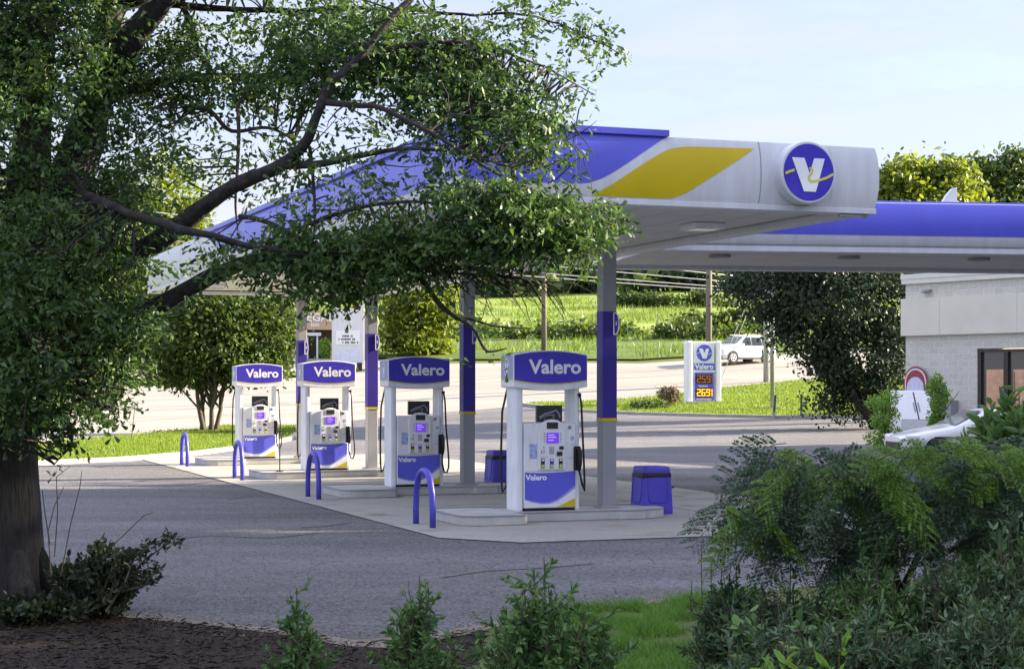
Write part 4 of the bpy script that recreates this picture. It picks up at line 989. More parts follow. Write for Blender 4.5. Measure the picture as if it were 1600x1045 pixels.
car = make_car('parked_car', PCar, R(8), 'white car parked by the store, half hidden behind the feathery green fronds', stC, 4.5, .90, .32, (-1.4, 1.35), gl, sed_extra)

# ---------------------------------------------------------------- store
SA = R(-55.4)                                           # wall runs from the far left corner towards the near right
stx = Vector((12.75, 57, 0))
M['block'] = mat('split_block', (.55, .54, .50), .9, noise=.1, nscale=3, bump=1.0, bscale=7)
def block_mat():
    m = bpy.data.materials.new('block_wall'); m.use_nodes = True; n, l = m.node_tree.nodes, m.node_tree.links; b = n['Principled BSDF']
    t = n.new('ShaderNodeTexCoord'); g = n.new('ShaderNodeMapping'); g.inputs['Rotation'].default_value = (R(90), 0, 0); l.new(t.outputs['Object'], g.inputs[0])
    k = n.new('ShaderNodeTexBrick'); k.inputs['Color1'].default_value = (.62, .60, .54, 1); k.inputs['Color2'].default_value = (.55, .53, .475, 1); k.inputs['Mortar'].default_value = (.68, .66, .60, 1)
    k.inputs['Scale'].default_value = 1; k.inputs['Brick Width'].default_value = .4; k.inputs['Row Height'].default_value = .2; k.inputs['Mortar Size'].default_value = .017
    l.new(g.outputs[0], k.inputs[0]); a = n.new('ShaderNodeTexNoise'); a.inputs['Scale'].default_value = 14; a.inputs['Detail'].default_value = 6; l.new(t.outputs['Object'], a.inputs[0])
    x = n.new('ShaderNodeMixRGB'); x.blend_type = 'MULTIPLY'; x.inputs[0].default_value = .6; l.new(k.outputs[0], x.inputs[1])
    rg = n.new('ShaderNodeMapRange'); rg.inputs[1].default_value = .3; rg.inputs[2].default_value = .7; rg.inputs[3].default_value = .75; rg.inputs[4].default_value = 1.1; l.new(a.outputs[0], rg.inputs[0]); l.new(rg.outputs[0], x.inputs[2])
    l.new(x.outputs[0], b.inputs['Base Color']); b.inputs['Roughness'].default_value = .9
    s_ = n.new('ShaderNodeMath'); s_.operation = 'SUBTRACT'; l.new(a.outputs[0], s_.inputs[0]); l.new(k.outputs['Fac'], s_.inputs[1])
    u = n.new('ShaderNodeBump'); u.inputs['Strength'].default_value = .7; u.inputs['Distance'].default_value = .03; l.new(s_.outputs[0], u.inputs['Height']); l.new(u.outputs[0], b.inputs['Normal'])
    return m
M['blockwall'] = block_mat()
sto = thing('store_building', stx, 'pale concrete block store with smooth beige sign band and dark-framed shop windows', 'store', SA)
LW, DP = 13.0, 8.0
WX = [(3.02, 3.98), (4.06, 5.0), (5.08, 6.0)]
WT, WB = 3.12, .75
mb = MB()
mb.box(.0, 2.95, 0, .25, -.3, 3.60); mb.box(2.95, 6.08, 0, .25, -.3, WB); mb.box(2.95, 6.08, .0, .25, WT + .03, 3.60); mb.box(6.08, LW, 0, .25, -.3, 3.60)
mb.box(0, .25, .25, DP, -.3, 3.6); mb.box(LW - .25, LW, .25, DP, -.3, 3.6); mb.box(.25, LW - .25, DP - .25, DP, -.3, 3.6)
mb.box(0, LW, 0, DP, 4.80, 5.27)
mb.build('wall', M['blockwall'], sto)
mb = MB(); mb.box(-.09, LW, -.14, .5, 3.601, 4.797); bd = mb.build('sign_band', M['stone'], sto, bevel=.01)
mb = MB()
for x in (1.55, 4.6, 7.6): mb.box(x - .006, x + .006, -.143, -.139, 3.61, 4.79)
mb.build('band_seam', M['recess'], bd)
mb = MB(); mb.box(-.10, LW, -.10, .6, 5.271, 5.42); mb.box(-.12, LW, -.12, .62, 5.421, 5.58); mb.build('parapet_cap', M['cap'], sto, bevel=.01)
mb = MB(); mb.box(.25, LW, .5, DP, 4.7, 4.78); mb.build('roof', M['recess'], sto)
M['winframe'] = mat('window_frame_bronze', (.035, .028, .022), .4)
M['shopglass'] = mat('shop_glass', (.05, .045, .04), .04, spec=.9)
M['peach_panel'] = mat('panel_peach', (.62, .36, .22), .7, noise=.25, nscale=5)
for a, b in WX:
    mb = MB(); mb.box(a - .06, a + .06, .02, .20, WB, WT); mb.box(b - .02, b + .02, .02, .20, WB, WT); mb.box(a + .06, b - .02, .02, .20, WT - .08, WT); mb.box(a + .06, b - .02, .02, .2, WB, WB + .08)
    fr = mb.build('window', M['winframe'], sto)
    mb = MB(); mb.box(a + .06, b - .02, .10, .12, WB + .08, WT - .08); mb.build('pane', M['shopglass'], fr)
    mb = MB(); mb.box(a + .22, b - .08, .085, .098, WB + .2, WT - .62); mb.build('peach_panel', M['peach_panel'], fr)  # peach panel just in front of each pane
mb = MB(); mb.box(.9, 1.12, -.16, 0, 5.0, 5.06); mb.box(.86, .98, -.22, -.10, 4.94, 5.02); mb.build('security_camera', M['grey'], sto)
mb = MB(); mb.box(.95, 1.65, -.10, -.001, 1.55, 2.05)
gr = mb.build('vent_grille', M['dark'], sto)
mb = MB()
for i in range(9): mb.box(.97 + i * .075, 1.0 + i * .075, -.112, -.10, 1.58, 2.02)
mb.build('vent_slat', M['grey'], gr)
mb = MB(); mb.box(1.7, 2.2, -.35, -.001, 1.05, 1.55); mb.build('meter_box', M['grey'], sto, bevel=.01)
# arched red-and-white board above the freezer
ar = thing('arched_board', sto.matrix_basis @ Vector((.55, -.12, 0)), 'small arched red and white board against the store wall', 'board', SA)
def half(r, h0): return [(-r, 1.35), (r, 1.35), (r, h0)] + [(r * math.cos(a), h0 + r * math.sin(a)) for a in np.linspace(0, math.pi, 16)][1:-1] + [(-r, h0)]
M['red'] = mat('board_red', (.28, .05, .06), .5)
M['bluewhite'] = mat('board_pale', (.60, .62, .80), .5, noise=.15, nscale=5)
for r_, z_, m_, y_, nm in ((.50, 2.12, 'red', .0, 'board'), (.45, 2.11, 'fascia_white', -.006, 'ring'), (.40, 2.10, 'red', -.012, 'arch_field'), (.36, 1.92, 'bluewhite', -.018, 'centre')):
    mb = MB(); mb.prism(half(r_, z_), y_ - .02, y_, 'y'); mb.build(nm, M[m_], ar)
# slant-front two-door freezer
IF = thing('ice_freezer', at(1429, 650, 53.5) * 1.0, 'white slant-front two-door freezer chest beside the parked car', 'freezer', R(6))
IF.location.z = 0
mb = MB(); mb.prism([(-.55, 0), (.45, 0), (.45, 1.86), (.05, 1.86), (-.55, .95)], -.62, .52, 'x'); mb.build('cabinet', M['white2'], IF, bevel=.02)
nrm = Vector((0, -.835, .55)).normalized(); uy = Vector((0, .55, .835)).normalized()
for a, b in ((-.58, -.075), (-.025, .48)):
    mb = MB(); put_poly(mb, [(a, .03), (b, .03), (b, 1.03), (a, 1.03)], Vector((0, -.55, .95)) + nrm * .001, (1, 0, 0), uy, .03); dr = mb.build('door', M['white2'], IF)
    mb = MB(); put_poly(mb, [(b - .06 if a < -.3 else a + .03, .3), (b - .03 if a < -.3 else a + .06, .3), (b - .03 if a < -.3 else a + .06, .62), (b - .06 if a < -.3 else a + .03, .62)], Vector((0, -.55, .95)) + nrm * .032, (1, 0, 0), uy, .03); mb.build('door_handle', M['grey'], dr)
mb = MB(); put_poly(mb, [(-.072, .03), (-.028, .03), (-.028, 1.02), (-.072, 1.02)], Vector((0, -.55, .95)) + nrm * .002, (1, 0, 0), uy, .01); mb.build('door_gap', M['dark'], IF)

# ---------------------------------------------------------------- shop and marquee across the road
TB = ground(520, 566); ty_ = TB.y; ks = ty_ / F
shop = thing('shop_building', (TB.x, ty_ + 2, TB.z), 'low tan shop with white sign letters and glass front across the road', 'shop', R(4))
zb_ = lambda py: (HY - py) * (ty_ + 2) / F + CAMZ - TB.z
zx = lambda px: (px - 520) * (ty_ + 2) / F
h1, h2_ = zb_(515), zb_(487)
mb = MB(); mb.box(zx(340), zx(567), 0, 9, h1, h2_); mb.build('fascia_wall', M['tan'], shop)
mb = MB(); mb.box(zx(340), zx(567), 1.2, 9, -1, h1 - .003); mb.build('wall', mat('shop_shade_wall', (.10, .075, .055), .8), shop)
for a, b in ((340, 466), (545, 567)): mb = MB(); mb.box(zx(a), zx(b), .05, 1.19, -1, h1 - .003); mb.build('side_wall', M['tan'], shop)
mb = MB(); mb.box(zx(335), zx(580), -1.5, 1.15, -1, .25); mb.build('walkway', M['kerb'], shop)
for a, b in ((478, 488), (493, 505), (508, 525)):
    mb = MB(); mb.box(zx(a), zx(b), 1.12, 1.195, .3, h1 - .5); mb.build('window', M['shopglass'], shop)
for x in (475.5, 491):
    mb = MB(); mb.box(zx(x) - .06, zx(x) + .06, .4, .55, .25, h1 - .25); mb.build('post', M['white'], shop)
mb = MB(); mb.box(zx(470), zx(497), .2, .5, h1 - .42, h1 - .2); mb.build('light_bar', M['white'], shop)
put_text(MB(), 'TEGALL', .80, (zx(495), -.02, zb_(496.5)), (1, 0, 0), (0, 0, 1), .01, .03).build('lettering', M['letter'], shop)
put_text(MB(), 'ion', .48, (zx(488), -.02, zb_(507)), (1, 0, 0), (0, 0, 1), .01, .03).build('lettering', M['letter'], shop)
g = ground(512, 566); mb = MB()
t_ = thing('planter', (zx(512) + TB.x, ty_ + 1.0, TB.z + .25), 'tan planter box with a round yellow-green bush at the shop front', 'planter')
mb = MB(); mb.box(.1, .75, -.3, .3, 0, 1.1); mb.build('box', M['tan'], t_)
r_ = np.random.default_rng(4); P = ellipsoid_pts(500, .6, r_) * np.array([.42, .4, .7]) + np.array([-.25, -.2, .7])
mesh_from('foliage', leaf_arrays(P, rand_dirs(500, r_), np.full(500, .2), np.full(500, .1), OVATE, r=r_), M['lime_leaf'], t_)
MQ = ground(544, 580); my = MQ.y
mz = lambda py: (HY - py) * my / F + CAMZ - MQ.z
mx_ = lambda px: (px - 544) * my / F
mq = thing('marquee_sign', MQ, 'tall white letter-board sign standing in front of the tan shop across the road', 'sign', R(8))
mb = MB(); mb.box(mx_(519), mx_(569), 0, .5, .55, mz(481)); mb.build('cabinet', M['fascia_white'], mq, bevel=.02)
mb = MB(); mb.box(mx_(552), mx_(569), .0, .45, mz(481) + .003, mz(472)); mb.build('top_box', M['fascia_white'], mq)
mb = MB(); mb.box(mx_(553), mx_(561), -.02, -.002, mz(484), mz(474)); mb.build('red_plaque', M['red'], mq)
mb = MB(); mb.box(mx_(525), mx_(562), -.03, -.002, mz(538), mz(516)); lb_ = mb.build('letter_board', M['white2'], mq)
mb = MB(); rr = random.Random(8)
for py, a, b in ((525, 533, 553), (530, 529, 553), (535, 531, 560)):
    x = a
    while x < b:
        w_ = rr.uniform(1.2, 2.0)
        if rr.random() < .75: mb.box(mx_(x), mx_(x + w_), -.04, -.031, mz(py + 1.5), mz(py - 1.5))
        x += w_ + .6
mb.build('board_letter', M['dark'], lb_)
mb = MB(); mb.box(mx_(525), mx_(562), -.03, -.002, mz(566), mz(547)); mb.build('lower_panel', M['bluewhite'], mq)
for a, b in ((522, 530), (558, 566)): mb = MB(); mb.box(mx_(a), mx_(b), .1, .4, -.3, .55); mb.build('leg', M['dark'], mq)
g = ground(556, 556); o = MB().box(g.x - .05, g.x + .05, g.y - .05, g.y + .05, g.z - .2, g.z + 1.1)

# ---------------------------------------------------------------- middle-distance and far vegetation
def base_at(px, py): return ground(px, py)
# crape myrtle on the left lawn
g = base_at(325, 677); k_ = g.y / F
def E(cx, cy, rx, ry, dy=0, rd=None): return ((cx - 325) * k_, dy, (677 - cy) * k_, rx * k_, rd or rx * k_, ry * k_)
tr = [((math.cos(a) * .22, math.sin(a) * .2, -.2), .11, ((dx) * k_, dy, 130 * k_)) for a, dx, dy in ((0, 35, .4), (1.3, 12, .9), (2.5, -10, .5), (3.8, -22, -.4), (5.2, 20, -.8))]
tree('crape_myrtle', g, [E(330, 520, 95, 70), E(270, 545, 60, 45), E(400, 530, 65, 60, .5), E(330, 475, 90, 50), E(300, 575, 60, 30), E(385, 570, 60, 28), E(250, 570, 35, 25), E(420, 490, 45, 45)], M['midleaf'], 900, 34, .20, .48,
     'small multi-stemmed round tree on the left grass strip behind the farthest pump', 'tree', trunks=tr, seed=5, gaps=-.1, bark=M['stem'])
P2 = np.stack([g.x + rng.normal(size=900) * .9, g.y + rng.normal(size=900) * .9], -1); P = np.stack([P2[:, 0], P2[:, 1], np.full(900, .13)], -1)
o = mesh_from('leaf_litter', leaf_arrays(P, unit(np.stack([rng.normal(size=900), rng.normal(size=900), rng.normal(size=900) * .3], -1)), np.full(900, .16), np.full(900, .06), LANCE, upbias=2), M['strawmat']); o['kind'] = 'stuff'
# pale tree behind the third pump
def px_tree(nm, px, py, Y, ells, lm, ncl, per, ls, cl, label, seed, gaps=0, group=None, grounded=True, cat='tree', bark=None):
    g = ground(px, py) if grounded else Vector(((px - CX) / F * Y, Y, ztf((px - CX) / F * Y, Y)))
    k = g.y / F; pz = HY - (g.z - CAMZ) / k
    L_ = [((a - px) * k, (e[4] if len(e) > 4 else 0), (pz - b) * k, c * k, c * k * .9, d * k) for (a, b, c, d, *e) in [(x + (0,) if len(x) == 4 else x) for x in ells]]
    return tree(nm, g, L_, lm, ncl, per, ls, cl, label, cat, group, seed=seed, gaps=gaps, bark=bark)
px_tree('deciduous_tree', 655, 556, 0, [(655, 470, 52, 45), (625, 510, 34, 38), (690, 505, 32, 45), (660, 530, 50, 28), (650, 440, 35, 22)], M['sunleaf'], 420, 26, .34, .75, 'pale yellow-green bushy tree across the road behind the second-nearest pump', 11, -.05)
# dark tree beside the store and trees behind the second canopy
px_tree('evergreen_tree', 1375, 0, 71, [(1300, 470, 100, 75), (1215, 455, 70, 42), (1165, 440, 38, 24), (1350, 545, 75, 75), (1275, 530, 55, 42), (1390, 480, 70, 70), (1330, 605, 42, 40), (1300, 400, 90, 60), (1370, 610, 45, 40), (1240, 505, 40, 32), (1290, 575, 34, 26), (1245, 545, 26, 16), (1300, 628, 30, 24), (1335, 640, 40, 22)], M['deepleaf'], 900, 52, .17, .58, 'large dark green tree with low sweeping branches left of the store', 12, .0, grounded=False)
tb = [(1430, 'tall yellow-green tree rising behind the left half of the blue canopy fascia', [(1425, 292, 52, 40), (1392, 306, 36, 40), (1430, 340, 70, 50), (1480, 300, 45, 46)], 'sunleaf', 76),
      (1545, 'broad green tree behind the right half of the blue canopy fascia', [(1540, 296, 60, 48), (1505, 306, 50, 50), (1590, 288, 55, 46), (1560, 340, 90, 50)], 'midleaf', 80),
      (1640, 'green tree at the right frame edge behind the blue canopy fascia', [(1650, 285, 70, 60), (1620, 330, 80, 60)], 'midleaf', 82)]
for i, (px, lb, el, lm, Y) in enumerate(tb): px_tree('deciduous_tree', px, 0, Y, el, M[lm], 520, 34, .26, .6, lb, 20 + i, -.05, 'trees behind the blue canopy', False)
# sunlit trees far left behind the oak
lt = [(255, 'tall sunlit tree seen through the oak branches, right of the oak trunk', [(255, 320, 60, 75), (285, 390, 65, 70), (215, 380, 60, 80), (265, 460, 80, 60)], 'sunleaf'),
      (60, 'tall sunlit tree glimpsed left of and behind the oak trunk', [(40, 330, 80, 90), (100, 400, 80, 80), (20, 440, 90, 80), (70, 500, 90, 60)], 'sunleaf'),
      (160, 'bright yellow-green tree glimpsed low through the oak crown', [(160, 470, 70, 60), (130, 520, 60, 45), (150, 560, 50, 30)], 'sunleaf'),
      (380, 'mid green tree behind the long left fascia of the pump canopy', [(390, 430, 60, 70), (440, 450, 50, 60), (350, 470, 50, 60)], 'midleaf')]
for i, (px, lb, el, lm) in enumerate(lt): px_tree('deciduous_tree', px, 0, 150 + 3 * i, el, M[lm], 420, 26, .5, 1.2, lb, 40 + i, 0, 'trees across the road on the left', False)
blades('grass', mp_ + [(60, 175), (70, 215), (-60, 215), (-50, 140)], 60000, .55, .05, M['meadowblade'], .0, lean=.5, clump=.12)['kind'] = 'stuff'
# shrubs and scrub on the meadow, woodland on the skyline
def leaf_band(name, m, items, ls, per, cl, seed):
    r = np.random.default_rng(seed); Ps = []
    for (px, py, rx, ry, Y, n) in items:
        c = np.array(at(px, py, Y)); k = Y / F
        C = ellipsoid_pts(n, .4, r) * np.array([rx * k, rx * k * .6, ry * k]) + c
        Ps.append((C[:, None] + r.normal(size=(n, per, 3)) * cl * np.array([.6, .6, .45])).reshape(-1, 3))
    P = np.concatenate(Ps); P = P[P[:, 2] > zt(P[:, 0], P[:, 1]) - .3]; n = len(P); L = ls * (.6 + .8 * r.random(n))
    o = mesh_from(name, leaf_arrays(P, rand_dirs(n, r), L, L * .55, OVATE, r=r), m); o['kind'] = 'stuff'; return o
rr = random.Random(2); it_ = []
def gy(px, py): g = ground(px, py); return g.y
for px in range(590, 1190, 11):
    if mnoise.noise(Vector((px * .021, 3.3, 0))) > -.3: it_.append((px + rr.uniform(-6, 6), 521 + rr.uniform(-3, 3), rr.uniform(8, 22), rr.uniform(4, 15 + (6 if px > 1050 else 0)), gy(px, 529) + rr.uniform(-2, 6), 12))
for px in range(1080, 1240, 14): it_.append((px, 505 + rr.uniform(-8, 8), 14, 16, gy(px, 522), 22))
for px in range(960, 1140, 9):
    if mnoise.noise(Vector((px * .03, 7.3, 0))) > -.2: it_.append((px, 472 + rr.uniform(-3, 3), 12, 9 + rr.uniform(0, 6), gy(px, 480), 14))
leaf_band('scrub', M['midleaf'], it_, .42, 14, .7, 61)
it_ = []
for row, (Yr, yb) in enumerate(((235, 452), (255, 440), (285, 425))):
    for px in range(-350, 1750, 26):
        hgt = rr.uniform(16, 34); it_.append((px + rr.uniform(-8, 8), yb - hgt * .6 + rr.uniform(-4, 4), rr.uniform(16, 26), hgt, Yr + rr.uniform(-8, 8), 13))
leaf_band('woodland', M['farleaf'], it_, 1.3, 14, 1.9, 62)
# dark pines inside the woodland give it depth
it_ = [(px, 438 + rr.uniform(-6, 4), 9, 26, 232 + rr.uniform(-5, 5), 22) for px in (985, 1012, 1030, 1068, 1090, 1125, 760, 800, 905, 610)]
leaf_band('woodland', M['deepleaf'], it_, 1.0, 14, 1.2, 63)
for px, py, lb, sd in ((1045, 636, 'dry brown dead plant left of the price sign base', 3),):
    g = ground(px, py); t_ = thing('dead_plant', (g.x, g.y, g.z + .08), lb, 'plant'); r_ = np.random.default_rng(sd)
    P = ellipsoid_pts(420, .2, r_) * np.array([.55, .4, .5]) + np.array([0, 0, .5]); V = leaf_arrays(P, rand_dirs(420, r_) + np.array([0, 0, -.4]), np.full(420, .22), np.full(420, .07), LANCE, r=r_); mesh_from('foliage', V, M['drystalk'], t_)
    mb = MB()
    for i in range(8): mb.tube([(0, 0, -.1), (r_.normal() * .15, r_.normal() * .1, .5), (r_.normal() * .4, r_.normal() * .2, .95)], [.025, .018, .01], 5)
    mb.build('stem', M['stem'], t_)
g = ground(1015, 641); t_ = thing('low_bush', (g.x, g.y, g.z + .05), 'low dark green bush on the kerb left of the price sign', 'bush'); r_ = np.random.default_rng(9)
P = ellipsoid_pts(700, .3, r_) * np.array([1.0, .5, .28]) + np.array([0, 0, .2]); mesh_from('foliage', leaf_arrays(P, rand_dirs(700, r_), np.full(700, .13), np.full(700, .07), OVATE, r=r_), M['midleaf'], t_)

# unseen trees right of the frame, added to shade the lot
shade = [(27, 12, 13), (31, 19, 15), (30, 27, 16), (33, 34, 19.5), (32, 41, 18), (37, 41, 19), (25, 4, 12), (36, 47, 15), (40, 26, 17), (42, 38, 17)]
first = None
for i, (x, y, h) in enumerate(shade):
    if first is None:
        first = tree('shading_tree', (x, y, 0), [(0, 0, h * .62, h * .30, h * .30, h * .38), (1.5, 1, h * .40, h * .24, h * .24, h * .25), (-1.5, -1.5, h * .36, h * .24, h * .24, h * .25), (0, 0, h * .2, h * .22, h * .22, h * .2)], M['midleaf'], 900, 18, .55, .8,
                     'unseen leafy tree right of the lot, added to shade it', 'tree', 'unseen trees added to shade the lot', seed=70)
    else:
        c = copy_tree(first); c.location = (x, y, 0); s_ = h / 13; c.scale = (s_, s_, s_); c.rotation_euler = (0, 0, i * 1.3)

# ---------------------------------------------------------------- the big oak
OZ = 16.2
def limb_pts(pts, n=None):
    """Catmull-Rom through (px, py, Y, r_px) and returns world points, radii"""
    A = [np.array(p, float) for p in pts]; A = [2 * A[0] - A[1]] + A + [2 * A[-1] - A[-2]]; out = []
    for i in range(1, len(A) - 2):
        for s in np.linspace(0, 1, 5, endpoint=False):
            p0, p1, p2, p3 = A[i - 1:i + 3]
            out.append(.5 * (2 * p1 + (p2 - p0) * s + (2 * p0 - 5 * p1 + 4 * p2 - p3) * s * s + (3 * p1 - p0 - 3 * p2 + p3) * s ** 3))
    out.append(A[-2]); out = np.array(out)
    W_ = [at(p[0], p[1], p[2]) for p in out]; Rd = [max(.004, p[3] * p[2] / F) for p in out]
    return W_, Rd
oak = thing('oak_tree', at(5, 955, OZ) * 1.0, 'massive dark foreground oak at left, its leafy limbs reaching over the canopy', 'tree')
oak.location.z = 0
oinv = -oak.location
TR = [(8, 1010, 16.2, 84), (8, 955, 16.2, 72), (6, 900, 16.2, 64), (5, 800, 16.2, 59), (3, 680, 16.2, 56), (14, 560, 16.2, 56), (36, 460, 16.25, 54), (58, 370, 16.3, 52), (72, 320, 16.3, 44)]
trunk_limbs = [TR,
    [(50, 400, 16.3, 40), (44, 300, 16.2, 34), (52, 200, 16.0, 29), (60, 90, 15.8, 25), (66, -40, 15.6, 22), (70, -220, 15.4, 14)],
    [(72, 390, 16.3, 40), (98, 310, 16.4, 36), (128, 230, 16.6, 31), (152, 140, 16.9, 27), (168, 50, 17.2, 23), (182, -60, 17.5, 18), (190, -220, 17.9, 12)],
    [(140, 190, 16.7, 20), (172, 120, 16.4, 22), (205, 62, 16.1, 22), (248, 8, 15.8, 18), (300, -70, 15.4, 12)]]
big_limbs = [
    [(62, 470, 16.1, 30), (120, 446, 15.8, 22), (206, 400, 15.6, 18), (262, 366, 15.5, 16), (315, 325, 15.4, 14), (368, 290, 15.3, 11.5), (437, 259, 15.2, 10), (476, 224, 15.1, 8.5), (497, 178, 15.1, 7.5), (520, 130, 15.1, 8), (560, 92, 15.1, 6), (613, 28, 15.2, 5), (651, -10, 15.3, 3)],
    [(30, 620, 16.0, 26), (110, 555, 15.8, 18), (217, 495, 15.6, 15), (290, 455, 15.5, 13), (336, 429, 15.4, 12), (378, 412, 15.3, 10), (430, 402, 15.2, 9), (560, 410, 15.0, 7), (640, 418, 14.9, 5.5), (722, 417, 14.8, 4.2), (777, 431, 14.7, 3), (823, 441, 14.7, 2.2), (852, 480, 14.7, 1.2)],
    [(75, 290, 16.0, 16), (122, 304, 15.4, 10), (165, 320, 15.1, 8), (210, 337, 14.9, 7.5), (262, 352, 14.8, 7), (315, 365, 14.7, 6), (372, 380, 14.7, 5), (450, 395, 14.6, 3.5), (520, 400, 14.6, 2)],
    [(150, 160, 16.8, 14), (189, 147, 16.8, 9), (227, 134, 16.8, 8), (297, 122, 16.8, 7), (402, 121, 16.7, 6), (507, 117, 16.6, 5), (580, 128, 16.5, 3.5), (650, 150, 16.4, 2.2), (720, 190, 16.3, 1.2)],
    [(165, 10, 17.2, 10), (200, 6, 17.0, 7), (300, 10, 16.9, 5.5), (440, 18, 16.7, 4.5), (560, 12, 16.5, 3.5), (680, 20, 16.3, 2.6), (774, 23, 16.2, 2), (826, 23, 16.2, 1.7), (872, 39, 16.1, 1.4), (910, 56, 16.1, 1.1), (968, 84, 16.0, .7)]]
small_limbs = [
    [(283, 6, 16.9, 5), (295, 30, 16.8, 5), (301, 45, 16.7, 4.5), (311, 82, 16.7, 3.5), (330, 110, 16.7, 2)],
    [(645, 418, 14.9, 5), (662, 440, 14.8, 4.6), (686, 474, 14.7, 4.2), (706, 491, 14.7, 3.8), (739, 513, 14.6, 3), (757, 545, 14.6, 2.2), (771, 549, 14.6, 1.6), (792, 544, 14.6, .9)],
    [(706, 491, 14.7, 2.6), (740, 500, 14.7, 2), (777, 510, 14.7, 1.6), (833, 513, 14.8, .8)],
    [(437, 259, 15.2, 7), (500, 256, 15.0, 6), (570, 242, 14.8, 4.5), (640, 232, 14.7, 3.2), (720, 240, 14.6, 2.2), (800, 262, 14.5, 1.2)],
    [(507, 160, 15.1, 6), (560, 165, 14.9, 5), (592, 168, 14.8, 4), (645, 193, 14.7, 3.6), (690, 217, 14.6, 3), (760, 262, 14.5, 2.2), (830, 300, 14.4, 1.5), (900, 330, 14.4, .8)],
    [(560, 92, 15.1, 5), (640, 70, 15.3, 4), (746, 67, 15.5, 3), (812, 91, 15.6, 2.2), (851, 105, 15.6, 1.7), (889, 126, 15.6, 1.2), (926, 147, 15.6, .7)],
    [(372, 165, 16.0, 3), (373, 215, 15.8, 3), (371, 260, 15.7, 2.6), (368, 320, 15.6, 2), (372, 360, 15.6, 1.2)],
    [(375, 338, 15.2, 4), (400, 342, 15.0, 4), (430, 352, 14.9, 3.5), (470, 372, 14.8, 2.8), (520, 390, 14.8, 1.6)],
    [(484, 230, 15.2, 3), (490, 290, 15.0, 2.6), (492, 345, 14.9, 2), (488, 385, 14.9, 1.2)],
    [(297, 165, 16.5, 4), (330, 175, 16.3, 3.6), (362, 205, 16.2, 3.2), (420, 200, 16.1, 2.6), (470, 225, 16, 1.5)],
    [(640, 420, 14.9, 3), (720, 395, 14.6, 2.6), (800, 372, 14.5, 2.2), (880, 358, 14.4, 1.6), (975, 345, 14.3, .8)],
    [(430, 402, 15.2, 5), (470, 360, 15.0, 4), (540, 330, 14.8, 3.2), (640, 315, 14.7, 2.4), (760, 330, 14.6, 1.4)],
    [(60, 560, 16.0, 9), (85, 610, 15.6, 6), (105, 655, 15.4, 4), (112, 690, 15.3, 2), (85, 725, 15.3, 1)],
    [(110, 545, 15.8, 8), (160, 560, 15.5, 5), (185, 600, 15.4, 3), (175, 640, 15.3, 1.5)]]
mb = MB(); samples = []
def add_limb(mb, l, sides, rough=.0):
    W_, Rd = limb_pts(l); pts = [p + oinv for p in W_]
    mb.tube(pts, Rd, sides)
    samples.extend((np.array(p), r_) for p, r_ in zip(pts, Rd))
for l in trunk_limbs: add_limb(mb, l, 26)
# root flare
for a in np.linspace(0, 2 * math.pi, 8):
    c = Vector((math.cos(a), math.sin(a), 0)); mb.tube([c * .28 + Vector((0, 0, .55)), c * .42 + Vector((0, 0, .2)), c * .75 + Vector((0, 0, -.05))], [.10, .13, .06], 8)
trunk_o = mb.build('trunk', M['bark'], oak, smooth=True)
# rough the trunk surface
me = trunk_o.data
for v in me.vertices:
    q = v.co; a = math.atan2(q.y, q.x)
    d_ = mnoise.noise(Vector((q.x * 7, q.y * 7, q.z * 1.1))) * .018
    v.co += Vector((math.cos(a), math.sin(a), 0)) * d_
for l in big_limbs:
    mb = MB(); add_limb(mb, l, 14); lo_ = mb.build('limb', M['limbbark'], oak, smooth=True)
    for v in lo_.data.vertices:
        q = v.co.copy(); v.co += Vector((mnoise.noise(q * 5), mnoise.noise(q * 5 + Vector((9, 0, 0))), mnoise.noise(q * 5 + Vector((0, 9, 0))))) * .022
mb = MB()
for l in small_limbs: add_limb(mb, l, 8)
SP_ = np.array([s[0] for s in samples]); SR_ = np.array([s[1] for s in samples])

